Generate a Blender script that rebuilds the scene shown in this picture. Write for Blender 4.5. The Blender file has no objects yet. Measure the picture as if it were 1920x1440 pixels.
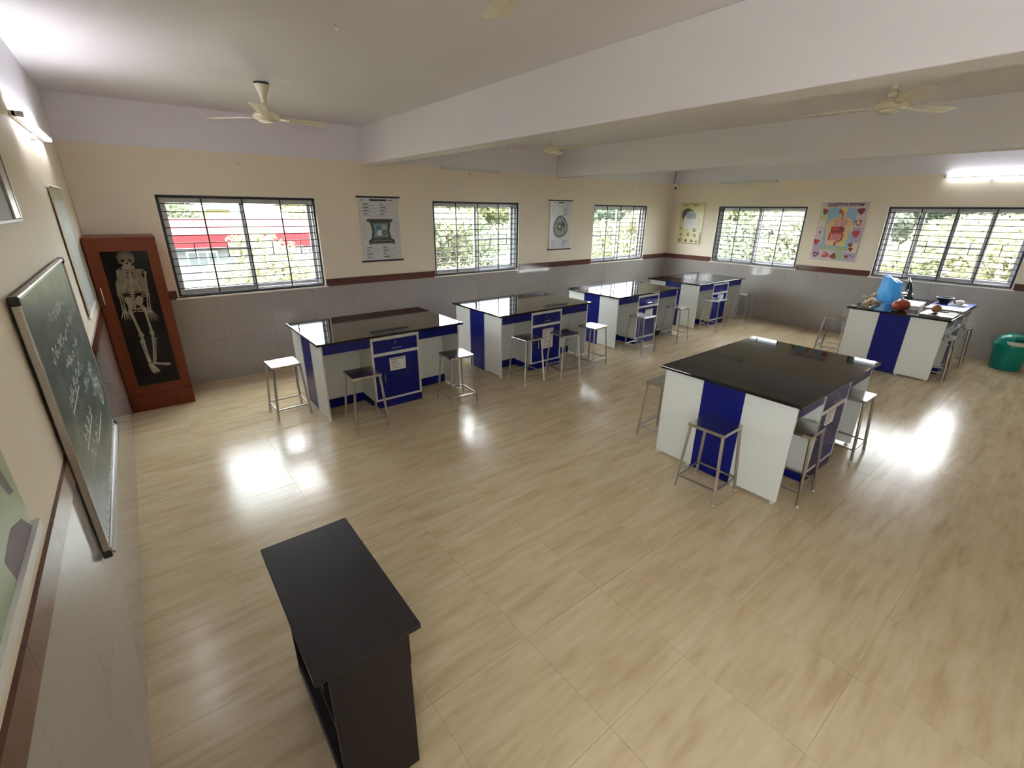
import bpy, bmesh, math, random
from mathutils import Vector, Matrix
random.seed(7)
sc = bpy.context.scene
C = sc.collection
PI = math.pi

# ------------------------------------------------------------------ camera
cam = bpy.data.objects.new('camera', bpy.data.cameras.new('camera'))
C.objects.link(cam)
cam.data.sensor_fit = 'HORIZONTAL'; cam.data.sensor_width = 36.0
cam.data.lens = 863.456 / 1920 * 36.0
cam.data.clip_start = 0.05; cam.data.clip_end = 300
_r = Vector((0.78560274, -0.61863673, 0.01081333))
_u = Vector((0.21106015, 0.28437042, 0.9351936))
_f = Vector((0.58162011, 0.73240839, -0.35397175))
m = Matrix((( _r.x, _u.x, -_f.x, 0.40590), (_r.y, _u.y, -_f.y, -6.94307), (_r.z, _u.z, -_f.z, 2.16457), (0, 0, 0, 1)))
cam.matrix_world = m
sc.camera = cam

# ------------------------------------------------------------------ sky, sun, exposure
SKY = 12.0
SUN = 12.0
EXPO = 1.45
TUBE = 20.0
w = bpy.data.worlds.new('sky'); sc.world = w; w.use_nodes = True
bg = w.node_tree.nodes['Background']
bg.inputs[0].default_value = (0.965, 0.94, 1.0, 1); bg.inputs[1].default_value = SKY
sun = bpy.data.objects.new('sun', bpy.data.lights.new('sun', 'SUN')); C.objects.link(sun)
sun.data.energy = SUN; sun.data.angle = math.radians(6); sun.data.color = (1.0, 0.95, 0.86)
sun.rotation_euler = Vector((0.0, 0.55, -0.85)).to_track_quat('-Z', 'Y').to_euler()
vs = sc.view_settings
vs.view_transform = 'Standard'; vs.look = 'None'; vs.exposure = EXPO; vs.gamma = 1.0
vs.use_curve_mapping = False
sc.cycles.use_denoising = True
sc.cycles.max_bounces = 14; sc.cycles.diffuse_bounces = 8; sc.cycles.glossy_bounces = 5
sc.cycles.transparent_max_bounces = 16; sc.cycles.transmission_bounces = 6
sc.cycles.caustics_reflective = False; sc.cycles.caustics_refractive = False
sc.cycles.sample_clamp_indirect = 6.0

# ------------------------------------------------------------------ materials
MATS = {}
def mat(name, col, rough=0.5, metal=0.0, spec=0.5, noise=None, bump=None, alpha=None, emit=None, coat=0.0):
    """plain principled material; noise=(scale, col2, stretch) adds grain; bump=(scale, strength)"""
    mt = bpy.data.materials.new(name); mt.use_nodes = True
    nt = mt.node_tree; b = nt.nodes['Principled BSDF']
    b.inputs['Base Color'].default_value = (*col, 1); b.inputs['Roughness'].default_value = rough
    b.inputs['Metallic'].default_value = metal; b.inputs['Specular IOR Level'].default_value = spec
    if coat: b.inputs['Coat Weight'].default_value = coat; b.inputs['Coat Roughness'].default_value = 0.05
    if noise:
        s, c2, st = noise
        tc = nt.nodes.new('ShaderNodeTexCoord'); mp = nt.nodes.new('ShaderNodeMapping')
        mp.inputs['Scale'].default_value = st
        nz = nt.nodes.new('ShaderNodeTexNoise'); nz.inputs['Scale'].default_value = s; nz.inputs['Detail'].default_value = 4
        mx = nt.nodes.new('ShaderNodeMix'); mx.data_type = 'RGBA'
        mx.inputs['A'].default_value = (*col, 1); mx.inputs['B'].default_value = (*c2, 1)
        nt.links.new(tc.outputs['Object'], mp.inputs[0]); nt.links.new(mp.outputs[0], nz.inputs['Vector'])
        nt.links.new(nz.outputs['Fac'], mx.inputs['Factor']); nt.links.new(mx.outputs['Result'], b.inputs['Base Color'])
    if bump:
        tc = nt.nodes.new('ShaderNodeTexCoord')
        nz = nt.nodes.new('ShaderNodeTexNoise'); nz.inputs['Scale'].default_value = bump[0]; nz.inputs['Detail'].default_value = 3
        bp = nt.nodes.new('ShaderNodeBump'); bp.inputs['Strength'].default_value = bump[1]; bp.inputs['Distance'].default_value = 0.01
        nt.links.new(tc.outputs['Object'], nz.inputs['Vector']); nt.links.new(nz.outputs['Fac'], bp.inputs['Height'])
        nt.links.new(bp.outputs[0], b.inputs['Normal'])
    if emit:
        b.inputs['Emission Color'].default_value = (*emit[0], 1); b.inputs['Emission Strength'].default_value = emit[1]
    if alpha is not None:
        b.inputs['Alpha'].default_value = alpha
    MATS[name] = mt
    return mt

def glass_mat(name, tint, refl=1.45):
    mt = bpy.data.materials.new(name); mt.use_nodes = True
    nt = mt.node_tree; nt.nodes.clear()
    out = nt.nodes.new('ShaderNodeOutputMaterial'); mx = nt.nodes.new('ShaderNodeMixShader')
    tr = nt.nodes.new('ShaderNodeBsdfTransparent'); tr.inputs[0].default_value = (*tint, 1)
    gl = nt.nodes.new('ShaderNodeBsdfGlossy'); gl.inputs['Roughness'].default_value = 0.02
    fr = nt.nodes.new('ShaderNodeFresnel'); fr.inputs[0].default_value = refl
    ge = nt.nodes.new('ShaderNodeNewGeometry'); sb = nt.nodes.new('ShaderNodeMath'); sb.operation = 'SUBTRACT'; sb.inputs[0].default_value = 1.0
    ml = nt.nodes.new('ShaderNodeMath'); ml.operation = 'MULTIPLY'      # reflect on the outer face only, no inner total reflection
    nt.links.new(ge.outputs['Backfacing'], sb.inputs[1]); nt.links.new(fr.outputs[0], ml.inputs[0]); nt.links.new(sb.outputs[0], ml.inputs[1])
    nt.links.new(ml.outputs[0], mx.inputs[0]); nt.links.new(tr.outputs[0], mx.inputs[1]); nt.links.new(gl.outputs[0], mx.inputs[2])
    nt.links.new(mx.outputs[0], out.inputs[0])
    MATS[name] = mt
    return mt

def wall_mat():
    mt = mat('wall_paint', (0.74, 0.66, 0.49), 0.6, bump=(60, 0.06))
    nt = mt.node_tree; b = nt.nodes['Principled BSDF']
    g = nt.nodes.new('ShaderNodeNewGeometry'); sp = nt.nodes.new('ShaderNodeSeparateXYZ')
    rp = nt.nodes.new('ShaderNodeMapRange'); rp.inputs['From Min'].default_value = 2.755; rp.inputs['From Max'].default_value = 2.785
    mx = nt.nodes.new('ShaderNodeMix'); mx.data_type = 'RGBA'
    mx.inputs['A'].default_value = (0.80, 0.715, 0.575, 1); mx.inputs['B'].default_value = (0.78, 0.755, 0.81, 1)
    nt.links.new(g.outputs['Position'], sp.inputs[0]); nt.links.new(sp.outputs['Z'], rp.inputs['Value'])
    nt.links.new(rp.outputs[0], mx.inputs['Factor']); nt.links.new(mx.outputs['Result'], b.inputs['Base Color'])
    return mt

def floor_mat():
    """polished vitrified tile, beige with soft veins that run along the room"""
    mt = mat('floor_tile', (0.6, 0.5, 0.34), 0.16, spec=0.3)
    nt = mt.node_tree; b = nt.nodes['Principled BSDF']; N = nt.nodes.new; L = nt.links.new
    g = N('ShaderNodeNewGeometry'); oi = N('ShaderNodeObjectInfo')
    mul = N('ShaderNodeVectorMath'); mul.operation = 'MULTIPLY'; mul.inputs[1].default_value = (1.0, 6.5, 1.0)
    rnd = N('ShaderNodeMath'); rnd.operation = 'MULTIPLY'; rnd.inputs[1].default_value = 0.5
    cmb = N('ShaderNodeCombineXYZ'); add = N('ShaderNodeVectorMath'); add.operation = 'ADD'
    L(oi.outputs['Random'], rnd.inputs[0]); L(rnd.outputs[0], cmb.inputs[2])
    L(g.outputs['Position'], mul.inputs[0]); L(mul.outputs[0], add.inputs[0]); L(cmb.outputs[0], add.inputs[1])
    n1 = N('ShaderNodeTexNoise'); n1.inputs['Scale'].default_value = 1.7; n1.inputs['Detail'].default_value = 5; n1.inputs['Distortion'].default_value = 0.5
    n2 = N('ShaderNodeTexNoise'); n2.inputs['Scale'].default_value = 5.0; n2.inputs['Detail'].default_value = 4
    L(add.outputs[0], n1.inputs['Vector']); L(add.outputs[0], n2.inputs['Vector'])
    cr = N('ShaderNodeValToRGB'); e = cr.color_ramp.elements
    e[0].position = 0.34; e[0].color = (0.475, 0.365, 0.215, 1)
    e[1].position = 0.66; e[1].color = (0.625, 0.515, 0.355, 1)
    x = e.new(0.5); x.color = (0.56, 0.45, 0.285, 1)
    mixn = N('ShaderNodeMath'); mixn.operation = 'MULTIPLY_ADD'; mixn.inputs[1].default_value = 0.35
    m2 = N('ShaderNodeMath'); m2.operation = 'MULTIPLY'; m2.inputs[1].default_value = 0.65
    L(n1.outputs['Fac'], m2.inputs[0]); L(n2.outputs['Fac'], mixn.inputs[0]); L(m2.outputs[0], mixn.inputs[2])
    L(mixn.outputs[0], cr.inputs[0]); L(cr.outputs[0], b.inputs['Base Color'])
    rr = N('ShaderNodeMapRange'); rr.inputs['To Min'].default_value = 0.13; rr.inputs['To Max'].default_value = 0.27
    n3 = N('ShaderNodeTexNoise'); n3.inputs['Scale'].default_value = 2.2
    L(g.outputs['Position'], n3.inputs['Vector']); L(n3.outputs['Fac'], rr.inputs['Value']); L(rr.outputs[0], b.inputs['Roughness'])
    return mt

def leaf_mat(name, c1, c2):
    mt = bpy.data.materials.new(name); mt.use_nodes = True
    nt = mt.node_tree; nt.nodes.clear(); N = nt.nodes.new; L = nt.links.new
    out = N('ShaderNodeOutputMaterial'); df = N('ShaderNodeBsdfDiffuse'); tl = N('ShaderNodeBsdfTranslucent'); ad = N('ShaderNodeMixShader')
    ad.inputs[0].default_value = 0.35
    g = N('ShaderNodeNewGeometry'); mx = N('ShaderNodeMix'); mx.data_type = 'RGBA'
    mx.inputs['A'].default_value = (*c1, 1); mx.inputs['B'].default_value = (*c2, 1)
    L(g.outputs['Random Per Island'], mx.inputs['Factor'])
    L(mx.outputs['Result'], df.inputs[0]); L(mx.outputs['Result'], tl.inputs[0])
    L(df.outputs[0], ad.inputs[1]); L(tl.outputs[0], ad.inputs[2]); L(ad.outputs[0], out.inputs[0])
    MATS[name] = mt
    return mt

def board_mat():
    mt = mat('chalkboard_green', (0.045, 0.085, 0.07), 0.32)
    nt = mt.node_tree; b = nt.nodes['Principled BSDF']; N = nt.nodes.new; L = nt.links.new
    tc = N('ShaderNodeTexCoord'); mp = N('ShaderNodeMapping'); mp.inputs['Scale'].default_value = (1, 1.0, 2.2)
    mp.inputs['Rotation'].default_value = (0.5, 0, 0)
    nz = N('ShaderNodeTexNoise'); nz.inputs['Scale'].default_value = 3.2; nz.inputs['Detail'].default_value = 7; nz.inputs['Roughness'].default_value = 0.65
    cr = N('ShaderNodeValToRGB'); e = cr.color_ramp.elements
    e[0].position = 0.42; e[0].color = (0.035, 0.072, 0.060, 1); e[1].position = 0.78; e[1].color = (0.17, 0.215, 0.20, 1)
    L(tc.outputs['Object'], mp.inputs[0]); L(mp.outputs[0], nz.inputs['Vector']); L(nz.outputs['Fac'], cr.inputs[0]); L(cr.outputs[0], b.inputs['Base Color'])
    return mt

WALL = wall_mat(); FLOOR = floor_mat(); BOARD = board_mat()
CEIL = mat('ceiling_paint', (0.79, 0.765, 0.80), 0.65, bump=(50, 0.04))
GROUT = mat('grout', (0.42, 0.33, 0.21), 0.5)
DADO = mat('grey_wall_tile', (0.33, 0.305, 0.28), 0.07, spec=0.55, noise=(1.2, (0.385, 0.36, 0.335), (1, 1, 1)))
DGROUT = mat('wall_grout', (0.36, 0.345, 0.33), 0.7)
BAND = mat('brown_border_tile', (0.10, 0.035, 0.028), 0.12, noise=(3, (0.14, 0.055, 0.045), (1, 1, 1)))
TRIMW = mat('cream_trim', (0.80, 0.76, 0.66), 0.45)
ALU = mat('window_aluminium', (0.50, 0.50, 0.53), 0.35, metal=0.35)
IRON = mat('black_iron', (0.012, 0.012, 0.014), 0.45)
GLASS = glass_mat('window_glass', (0.93, 0.96, 0.94))
GLASSD = glass_mat('tinted_window_glass', (0.80, 0.86, 0.84))
CABGLASS = glass_mat('cabinet_glass', (0.95, 0.95, 0.95), 1.3)
GRANITE = mat('black_granite', (0.009, 0.008, 0.008), 0.045, spec=0.3, noise=(90, (0.02, 0.017, 0.016), (1, 1, 1)))
WHITEL = mat('white_laminate', (0.72, 0.74, 0.71), 0.28)
BLUEL = mat('blue_laminate', (0.006, 0.010, 0.16), 0.25, spec=0.3)
CHROME = mat('chrome', (0.75, 0.75, 0.76), 0.15, metal=1.0)
STEEL = mat('brushed_steel', (0.56, 0.55, 0.54), 0.17, metal=1.0, bump=(40, 0.015))
STEELT = mat('steel_tube', (0.48, 0.46, 0.43), 0.28, metal=1.0)
RUBBER = mat('pale_rubber', (0.62, 0.60, 0.55), 0.6)
PAPER = mat('white_paper', (0.82, 0.82, 0.82), 0.6)
INK = mat('black_ink', (0.02, 0.02, 0.02), 0.5)
INKG = mat('grey_ink', (0.16, 0.16, 0.17), 0.5)
WOOD = mat('reddish_wood', (0.115, 0.020, 0.005), 0.38, spec=0.3, noise=(3.0, (0.19, 0.04, 0.012), (6, 6, 0.6)))
WOODIN = mat('cabinet_lining', (0.030, 0.017, 0.014), 0.7)
BONE = mat('bone', (0.64, 0.53, 0.37), 0.5)
SOCKET = mat('dark_bone_hollow', (0.04, 0.025, 0.02), 0.8)
ESPRESSO = mat('dark_espresso_wood', (0.013, 0.010, 0.012), 0.36, spec=0.2, noise=(2.5, (0.028, 0.022, 0.022), (8, 0.7, 8)))
FANW = mat('cream_enamel', (0.78, 0.72, 0.55), 0.18)
FANDARK = mat('dark_gap', (0.02, 0.02, 0.02), 0.6)
TUBEON = mat('lit_tube', (1, 1, 1), 0.4, emit=((0.92, 0.93, 1.0), TUBE))
TUBEDIM = mat('lit_tube_dim', (1, 1, 1), 0.4, emit=((0.90, 0.94, 1.0), TUBE*0.4))  # same tube lamp with weaker emission
TUBEOFF = mat('unlit_tube', (0.72, 0.72, 0.72), 0.25)
BATTEN = mat('batten_white', (0.62, 0.60, 0.62), 0.4)
TEAL = mat('teal_plastic', (0.0, 0.27, 0.22), 0.3)
GREYP = mat('grey_plastic', (0.42, 0.43, 0.43), 0.35)
BLACKP = mat('black_plastic', (0.012, 0.012, 0.014), 0.35)
WHITEP = mat('white_plastic', (0.75, 0.75, 0.73), 0.35)
CHALK = mat('chalk', (0.66, 0.70, 0.68), 0.9)
BOARDFR = mat('board_frame_aluminium', (0.42, 0.39, 0.36), 0.3, metal=0.7)
def flat(name, col): return MATS.get(name) or mat(name, col, 0.5)

# ------------------------------------------------------------------ mesh builder
class MB:
    def __init__(s): s.v = []; s.f = []; s.smooth = False
    def add(s, vs, fs):
        o = len(s.v); s.v += [tuple(v) for v in vs]; s.f += [tuple(i + o for i in f) for f in fs]; return s
    def box(s, a, b):
        (x0, y0, z0), (x1, y1, z1) = a, b
        x0, x1 = min(x0, x1), max(x0, x1); y0, y1 = min(y0, y1), max(y0, y1); z0, z1 = min(z0, z1), max(z0, z1)
        return s.add([(x0,y0,z0),(x1,y0,z0),(x1,y1,z0),(x0,y1,z0),(x0,y0,z1),(x1,y0,z1),(x1,y1,z1),(x0,y1,z1)],
                     [(0,3,2,1),(4,5,6,7),(0,1,5,4),(1,2,6,5),(2,3,7,6),(3,0,4,7)])
    def obox(s, M, size):
        """box of size centred at the origin of matrix M"""
        h = [x / 2 for x in size]
        vs = [M @ Vector((sx*h[0], sy*h[1], sz*h[2])) for sz in (-1,1) for sy in (-1,1) for sx in (-1,1)]
        return s.add(vs, [(0,2,3,1),(4,5,7,6),(0,1,5,4),(1,3,7,5),(3,2,6,7),(2,0,4,6)])
    def bar(s, p, q, wd, ht=None):
        """square bar from p to q"""
        p, q = Vector(p), Vector(q); d = q - p; L = d.length
        M = Matrix.Translation((p + q) / 2) @ d.to_track_quat('Z', 'Y').to_matrix().to_4x4()
        return s.obox(M, (wd, ht or wd, L))
    def tube(s, pts, rad, n=10, cap=True, flat=(1, 1)):
        pts = [Vector(p) for p in pts]
        rads = rad if isinstance(rad, (list, tuple)) else [rad] * len(pts)
        rings = []; up = None
        for i, p in enumerate(pts):
            t = (pts[min(i+1, len(pts)-1)] - pts[max(i-1, 0)]).normalized()
            if up is None:
                up = Vector((0,0,1)) if abs(t.z) < 0.9 else Vector((0,1,0))
            a = (up - t * up.dot(t)).normalized(); b = t.cross(a); up = a
            rings.append([p + a * math.cos(k*2*PI/n) * rads[i] * flat[0] + b * math.sin(k*2*PI/n) * rads[i] * flat[1] for k in range(n)])
        vs = [v for r in rings for v in r]; fs = []
        for i in range(len(pts) - 1):
            for k in range(n):
                fs.append((i*n+k, i*n+(k+1)%n, (i+1)*n+(k+1)%n, (i+1)*n+k))
        if cap:
            fs.append(tuple(reversed(range(n)))); fs.append(tuple((len(pts)-1)*n+k for k in range(n)))
        s.smooth = True
        return s.add(vs, fs)
    def lathe(s, prof, n=24, M=Matrix(), cap=True):
        vs = []; fs = []
        for r, z in prof:
            for k in range(n):
                vs.append(M @ Vector((r*math.cos(k*2*PI/n), r*math.sin(k*2*PI/n), z)))
        for i in range(len(prof)-1):
            for k in range(n):
                fs.append((i*n+k, i*n+(k+1)%n, (i+1)*n+(k+1)%n, (i+1)*n+k))
        if cap:
            fs.append(tuple(reversed(range(n)))); fs.append(tuple((len(prof)-1)*n+k for k in range(n)))
        s.smooth = True
        return s.add(vs, fs)
    def ball(s, c, r, n=14, m_=10, fn=None):
        rx, ry, rz = r if isinstance(r, (tuple, list)) else (r, r, r)
        vs = [Vector((0, 0, 1))]; fs = []
        for i in range(1, m_):
            for k in range(n):
                a = PI*i/m_; b = 2*PI*k/n
                vs.append(Vector((math.sin(a)*math.cos(b), math.sin(a)*math.sin(b), math.cos(a))))
        vs.append(Vector((0, 0, -1)))
        for k in range(n):
            fs.append((0, 1+k, 1+(k+1)%n)); e = 1+(m_-2)*n
            fs.append((len(vs)-1, e+(k+1)%n, e+k))
        for i in range(m_-2):
            for k in range(n):
                fs.append((1+i*n+k, 1+(i+1)*n+k, 1+(i+1)*n+(k+1)%n, 1+i*n+(k+1)%n))
        if fn: vs = [fn(v) for v in vs]
        s.smooth = True
        return s.add([(c[0]+v.x*rx, c[1]+v.y*ry, c[2]+v.z*rz) for v in vs], fs)
    def prism(s, poly, t, M=Matrix()):
        """extrude a 2-D outline (x, y) by thickness t along z of M"""
        n = len(poly)
        vs = [M @ Vector((x, y, 0)) for x, y in poly] + [M @ Vector((x, y, t)) for x, y in poly]
        fs = [tuple(reversed(range(n))), tuple(range(n, 2*n))] + [(i, (i+1) % n, n+(i+1) % n, n+i) for i in range(n)]
        return s.add(vs, fs)
    def mesh(s, name, material, smooth=None):
        me = bpy.data.meshes.new(name); me.from_pydata(s.v, [], s.f); me.update()
        if material: me.materials.append(material)
        sm = s.smooth if smooth is None else smooth
        if sm:
            me.polygons.foreach_set('use_smooth', [True]*len(me.polygons))
            try: me.set_sharp_from_angle(angle=math.radians(42))
            except Exception: pass
        return me
    def build(s, name, material, parent=None, bevel=0.0, smooth=None, loc=None):
        o = bpy.data.objects.new(name, s.mesh(name, material, smooth)); C.objects.link(o)
        if parent is not None: o.parent = parent
        if loc is not None: o.location = loc
        if bevel:
            bv = o.modifiers.new('bevel', 'BEVEL'); bv.width = bevel; bv.segments = 2; bv.limit_method = 'ANGLE'
        return o

def tag(o, label=None, cat=None, group=None, kind=None):
    if label: o['label'] = label
    if cat: o['category'] = cat
    if group: o['group'] = group
    if kind: o['kind'] = kind
    return o
def thing(name, loc, label, cat, group=None, rz=0.0):
    o = bpy.data.objects.new(name, None); C.objects.link(o); o.location = loc; o.rotation_euler.z = rz
    o.empty_display_size = 0.1
    return tag(o, label, cat, group)
def struct(o): o['kind'] = 'structure'; return o
def sempty(name, loc=(0, 0, 0)):
    o = bpy.data.objects.new(name, None); C.objects.link(o); o.location = loc; o['kind'] = 'structure'; return o
def copy_tree(o, parent=None):
    c = o.copy(); C.objects.link(c)
    if parent is not None: c.parent = parent
    for ch in list(o.children): copy_tree(ch, c)
    return c
def inst(name, me, parent, loc):
    o = bpy.data.objects.new(name, me); C.objects.link(o); o.parent = parent; o.location = loc; return o
def bx(a, b): return MB().box(a, b)

# ------------------------------------------------------------------ room shell
L, H, D = 10.765, 3.208, -8.6
T = 0.23
BT, BB = 1.20, 1.098           # brown border
WS, WT = 1.107, 2.297          # window sill and head
ZB = 2.745                     # underside of beams
WINB = [(0.694, 2.477), (4.252, 6.042), (8.019, 9.823)]
WINC = [(-3.018, -1.192), (-6.115, -4.275)]

floor = struct(bx((-T, D - T, -0.15), (L + T, T, -0.0025)).build('floor', GROUT))
xs = [0.0] + [x for x in (1.05 + 0.5765*(k - 1) for k in range(0, 30)) if 0.1 < x < L - 0.05] + [L]
ys = [0.0] + [y for y in (-2.65 + 0.582*4 - 0.582*k for k in range(0, 30)) if D + 0.1 < y < -0.05] + [D]
tcache = {}
for i in range(len(xs) - 1):
    for j in range(len(ys) - 1):
        wx, wy = xs[i+1] - xs[i], ys[j] - ys[j+1]
        key = (round(wx, 3), round(wy, 3))
        if key not in tcache:
            tcache[key] = bx((-wx/2 + .0008, -wy/2 + .0008, -0.006), (wx/2 - .0008, wy/2 - .0008, 0)).mesh('tile', FLOOR)
        inst('tile', tcache[key], floor, ((xs[i] + xs[i+1])/2, (ys[j] + ys[j+1])/2, 0))

struct(bx((-T, D - T, H), (L + T, T, H + 0.15)).build('ceiling', CEIL))

def wall_with_openings(name, fixed, a0, a1, openings, axis):
    """axis 'x': wall runs along x at y=fixed..fixed+T ; axis 'y': wall runs along y at x=fixed..fixed+T"""
    mb = MB()
    def seg(u0, u1, z0, z1):
        if axis == 'x': mb.box((u0, fixed, z0), (u1, fixed + T, z1))
        else: mb.box((fixed, u0, z0), (fixed + T, u1, z1))
    cur = a0
    for (o0, o1, z0, z1) in sorted(openings):
        seg(cur, o0, 0, H)
        seg(o0, o1, 0, z0); seg(o0, o1, z1, H)
        cur = o1
    seg(cur, a1, 0, H)
    return struct(mb.build(name, WALL))
wall_b = wall_with_openings('wall_back', 0.0, -T, L + T, [(a, b, WS, WT) for a, b in WINB], 'x')
wall_c = wall_with_openings('wall_right', L, D - T, 0.0, [(a, b, WS, WT) for a, b in WINC], 'y')
WINA = [(-8.25, -6.75)]  # unseen opening, added to let in light from the chalkboard side
wall_a = wall_with_openings('wall_left', -T, D - T, 0.0, [(a, b, WS, WT) for a, b in WINA], 'y')
wall_d = struct(bx((0, D - T, 0), (L, D, H)).build('wall_front', WALL))

# polished tile dado and brown border, tile by tile
def dado(wall, length, to_world, gaps):
    n = int(round(length / 0.58)); wdt = length / n
    me = bx((-wdt/2 + .0008, 0, 0), (wdt/2 - .0008, 0.008, 0.5478)).mesh('tile', DADO)
    for k in range(n):
        for r in range(2):
            M = to_world((k + 0.5)*wdt, r*0.549)
            o = bpy.data.objects.new('tile', me); C.objects.link(o); o.parent = wall; o.matrix_world = M
    segs = []; cur = 0.0
    for a, b in sorted(gaps): segs.append((cur, a)); cur = b
    segs.append((cur, length))
    for a, b in segs:
        if b - a < 0.02: continue
        nn = max(1, int(round((b - a) / 0.58))); ww = (b - a)/nn
        for k in range(nn):
            mb = bx((-ww/2 + .0008, 0, 0), (ww/2 - .0008, 0.012, BT - BB))
            o = mb.build('border_tile', BAND, wall); o.matrix_world = to_world(a + (k + 0.5)*ww, BB)
def mB(s, z): return Matrix.Translation((s, 0, z)) @ Matrix.Rotation(PI, 4, 'Z')
def mC(s, z): return Matrix.Translation((L, -s, z)) @ Matrix.Rotation(PI/2, 4, 'Z')
def mA(s, z): return Matrix.Translation((0, -s, z)) @ Matrix.Rotation(-PI/2, 4, 'Z')
dado(wall_b, L, mB, WINB)
dado(wall_c, -D, mC, [(-b, -a) for a, b in WINC])
dado(wall_a, -D, mA, [(-b, -a) for a, b in WINA])

# beams across the room
struct(bx((3.197, D, ZB), (3.43, 0, H)).build('trim_1', CEIL, bevel=0.006))
struct(bx((6.949, D, ZB), (7.18, 0, H)).build('trim_2', CEIL, bevel=0.006))

# ------------------------------------------------------------------ windows
def make_window(num, W, to_world, mesh_half, label, parts4=False):
    """local frame: x along the wall (viewer's left to right), y outwards (0 = inner wall face), z up from sill"""
    Hh = WT - WS
    root = sempty('window_%d' % num); root.matrix_world = to_world
    root['label'] = label
    P = lambda mb, name, mt, par=root, **k: mb.build(name, mt, par, **k)
    # reveal trim and sill
    t = 0.012
    mb = MB().box((-.02, -.014, -.018), (W + .02, T, 0.0)); P(mb, 'window_sill', TRIMW)
    mb = MB().box((0, -.004, 0), (t, T, Hh)).box((W - t, -.004, 0), (W, T, Hh)).box((t, -.004, Hh - t), (W - t, T, Hh)); P(mb, 'reveal', TRIMW)
    # aluminium outer frame
    y0, y1, fw = 0.09, 0.17, 0.045
    a0, a1, b0, b1 = t, W - t, 0.0, Hh - t
    mb = MB().box((a0, y0, b0), (a0 + fw, y1, b1)).box((a1 - fw, y0, b0), (a1, y1, b1)).box((a0 + fw, y0, b0), (a1 - fw, y1, b0 + fw)).box((a0 + fw, y0, b1 - fw), (a1 - fw, y1, b1))
    P(mb, 'frame', ALU, bevel=0.003)
    i0, i1, j0, j1 = a0 + fw, a1 - fw, b0 + fw, b1 - fw
    n = 4 if parts4 else 2
    sw = (i1 - i0) / n; st = 0.042
    for k in range(n):
        x0, x1 = i0 + k*sw - (0.012 if k else 0), i0 + (k+1)*sw + (0.012 if k < n-1 else 0)
        yy = 0.10 if k % 2 == 0 else 0.135
        if parts4: yy = 0.10 if k in (1, 2) else 0.135
        mb = MB().box((x0, yy, j0), (x0 + st, yy + .028, j1)).box((x1 - st, yy, j0), (x1, yy + .028, j1)).box((x0 + st, yy, j0), (x1 - st, yy + .028, j0 + st)).box((x0 + st, yy, j1 - st), (x1 - st, yy + .028, j1))
        if (parts4 and k in (1, 2)) or (not parts4 and k == mesh_half):
            zm = j0 + (j1 - j0)*0.47
            mb.box((x0 + st, yy + .004, zm - .014), (x1 - st, yy + .024, zm + .014))
        sash = P(mb, 'sash', ALU, bevel=0.002)
        g = MB().box((x0 + st - .004, yy + .011, j0 + st - .004), (x1 - st + .004, yy + .015, j1 - st + .004))
        P(g, 'pane', GLASSD if k == mesh_half else GLASS, sash)
    # black iron grille
    gy = 0.028; r = 0.008
    gx0, gx1, gz0, gz1 = 0.018, W - 0.018, 0.02, Hh - 0.02
    mb = MB().box((gx0, gy - .010, gz1 - .026), (gx1, gy + .010, gz1)).box((gx0, gy - .010, gz0), (gx1, gy + .010, gz0 + .014)).box((gx0, gy - .010, gz0), (gx0 + .026, gy + .010, gz1)).box((gx1 - .026, gy - .010, gz0), (gx1, gy + .010, gz1))
    gr = P(mb, 'grille', IRON)
    nb = 13
    for k in range(1, 4):
        x = gx0 + (gx1 - gx0)*k/4
        MB().box((x - r, gy - r, gz0), (x + r, gy + r, gz1)).build('bar', IRON, gr)
    step = (gz1 - gz0)/nb; rr = 0.0055
    q = (gx1 - gx0)/4
    for k in range(1, nb):
        z = gz0 + k*step
        if k == 6:    # broken course of the brick pattern
            for s0, s1 in ((0, .62), (1.42, 2.62), (3.42, 4)):
                MB().box((gx0 + s0*q, gy - rr, z - rr), (gx0 + s1*q, gy + rr, z + rr)).build('bar', IRON, gr)
            for s in (.62, 1.42, 2.62, 3.42):
                MB().box((gx0 + s*q - rr, gy - rr, z - step), (gx0 + s*q + rr, gy + rr, z + step)).build('bar', IRON, gr)
        else:
            MB().box((gx0, gy - rr, z - rr), (gx1, gy + rr, z + rr)).build('bar', IRON, gr)
    return root
def wB(a): return Matrix.Translation((a, 0, WS))
def wC(b): return Matrix.Translation((L, b, WS)) @ Matrix.Rotation(-PI/2, 4, 'Z')
make_window(1, WINB[0][1] - WINB[0][0], wB(WINB[0][0]), 0, 'grilled window beside the skeleton cabinet with a red roof outside')
make_window(2, WINB[1][1] - WINB[1][0], wB(WINB[1][0]), 1, 'grilled window between the two hanging white charts')
make_window(3, WINB[2][1] - WINB[2][0], wB(WINB[2][0]), 0, 'grilled window beside the far room corner')
make_window(4, WINC[0][1] - WINC[0][0], wC(WINC[0][1]), 0, 'grilled window beside the digestive system chart')
make_window(5, WINC[1][1] - WINC[1][0], wC(WINC[1][1]), 1, 'wide four panel grilled window above the bench with models', parts4=True)
make_window(6, WINA[0][1] - WINA[0][0], Matrix.Translation((0, WINA[0][0], WS)) @ Matrix.Rotation(PI/2, 4, 'Z'), 0, 'added unseen grilled window in the chalkboard wall behind the camera')  # added out of view to brighten the beam and bench end panels

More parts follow.
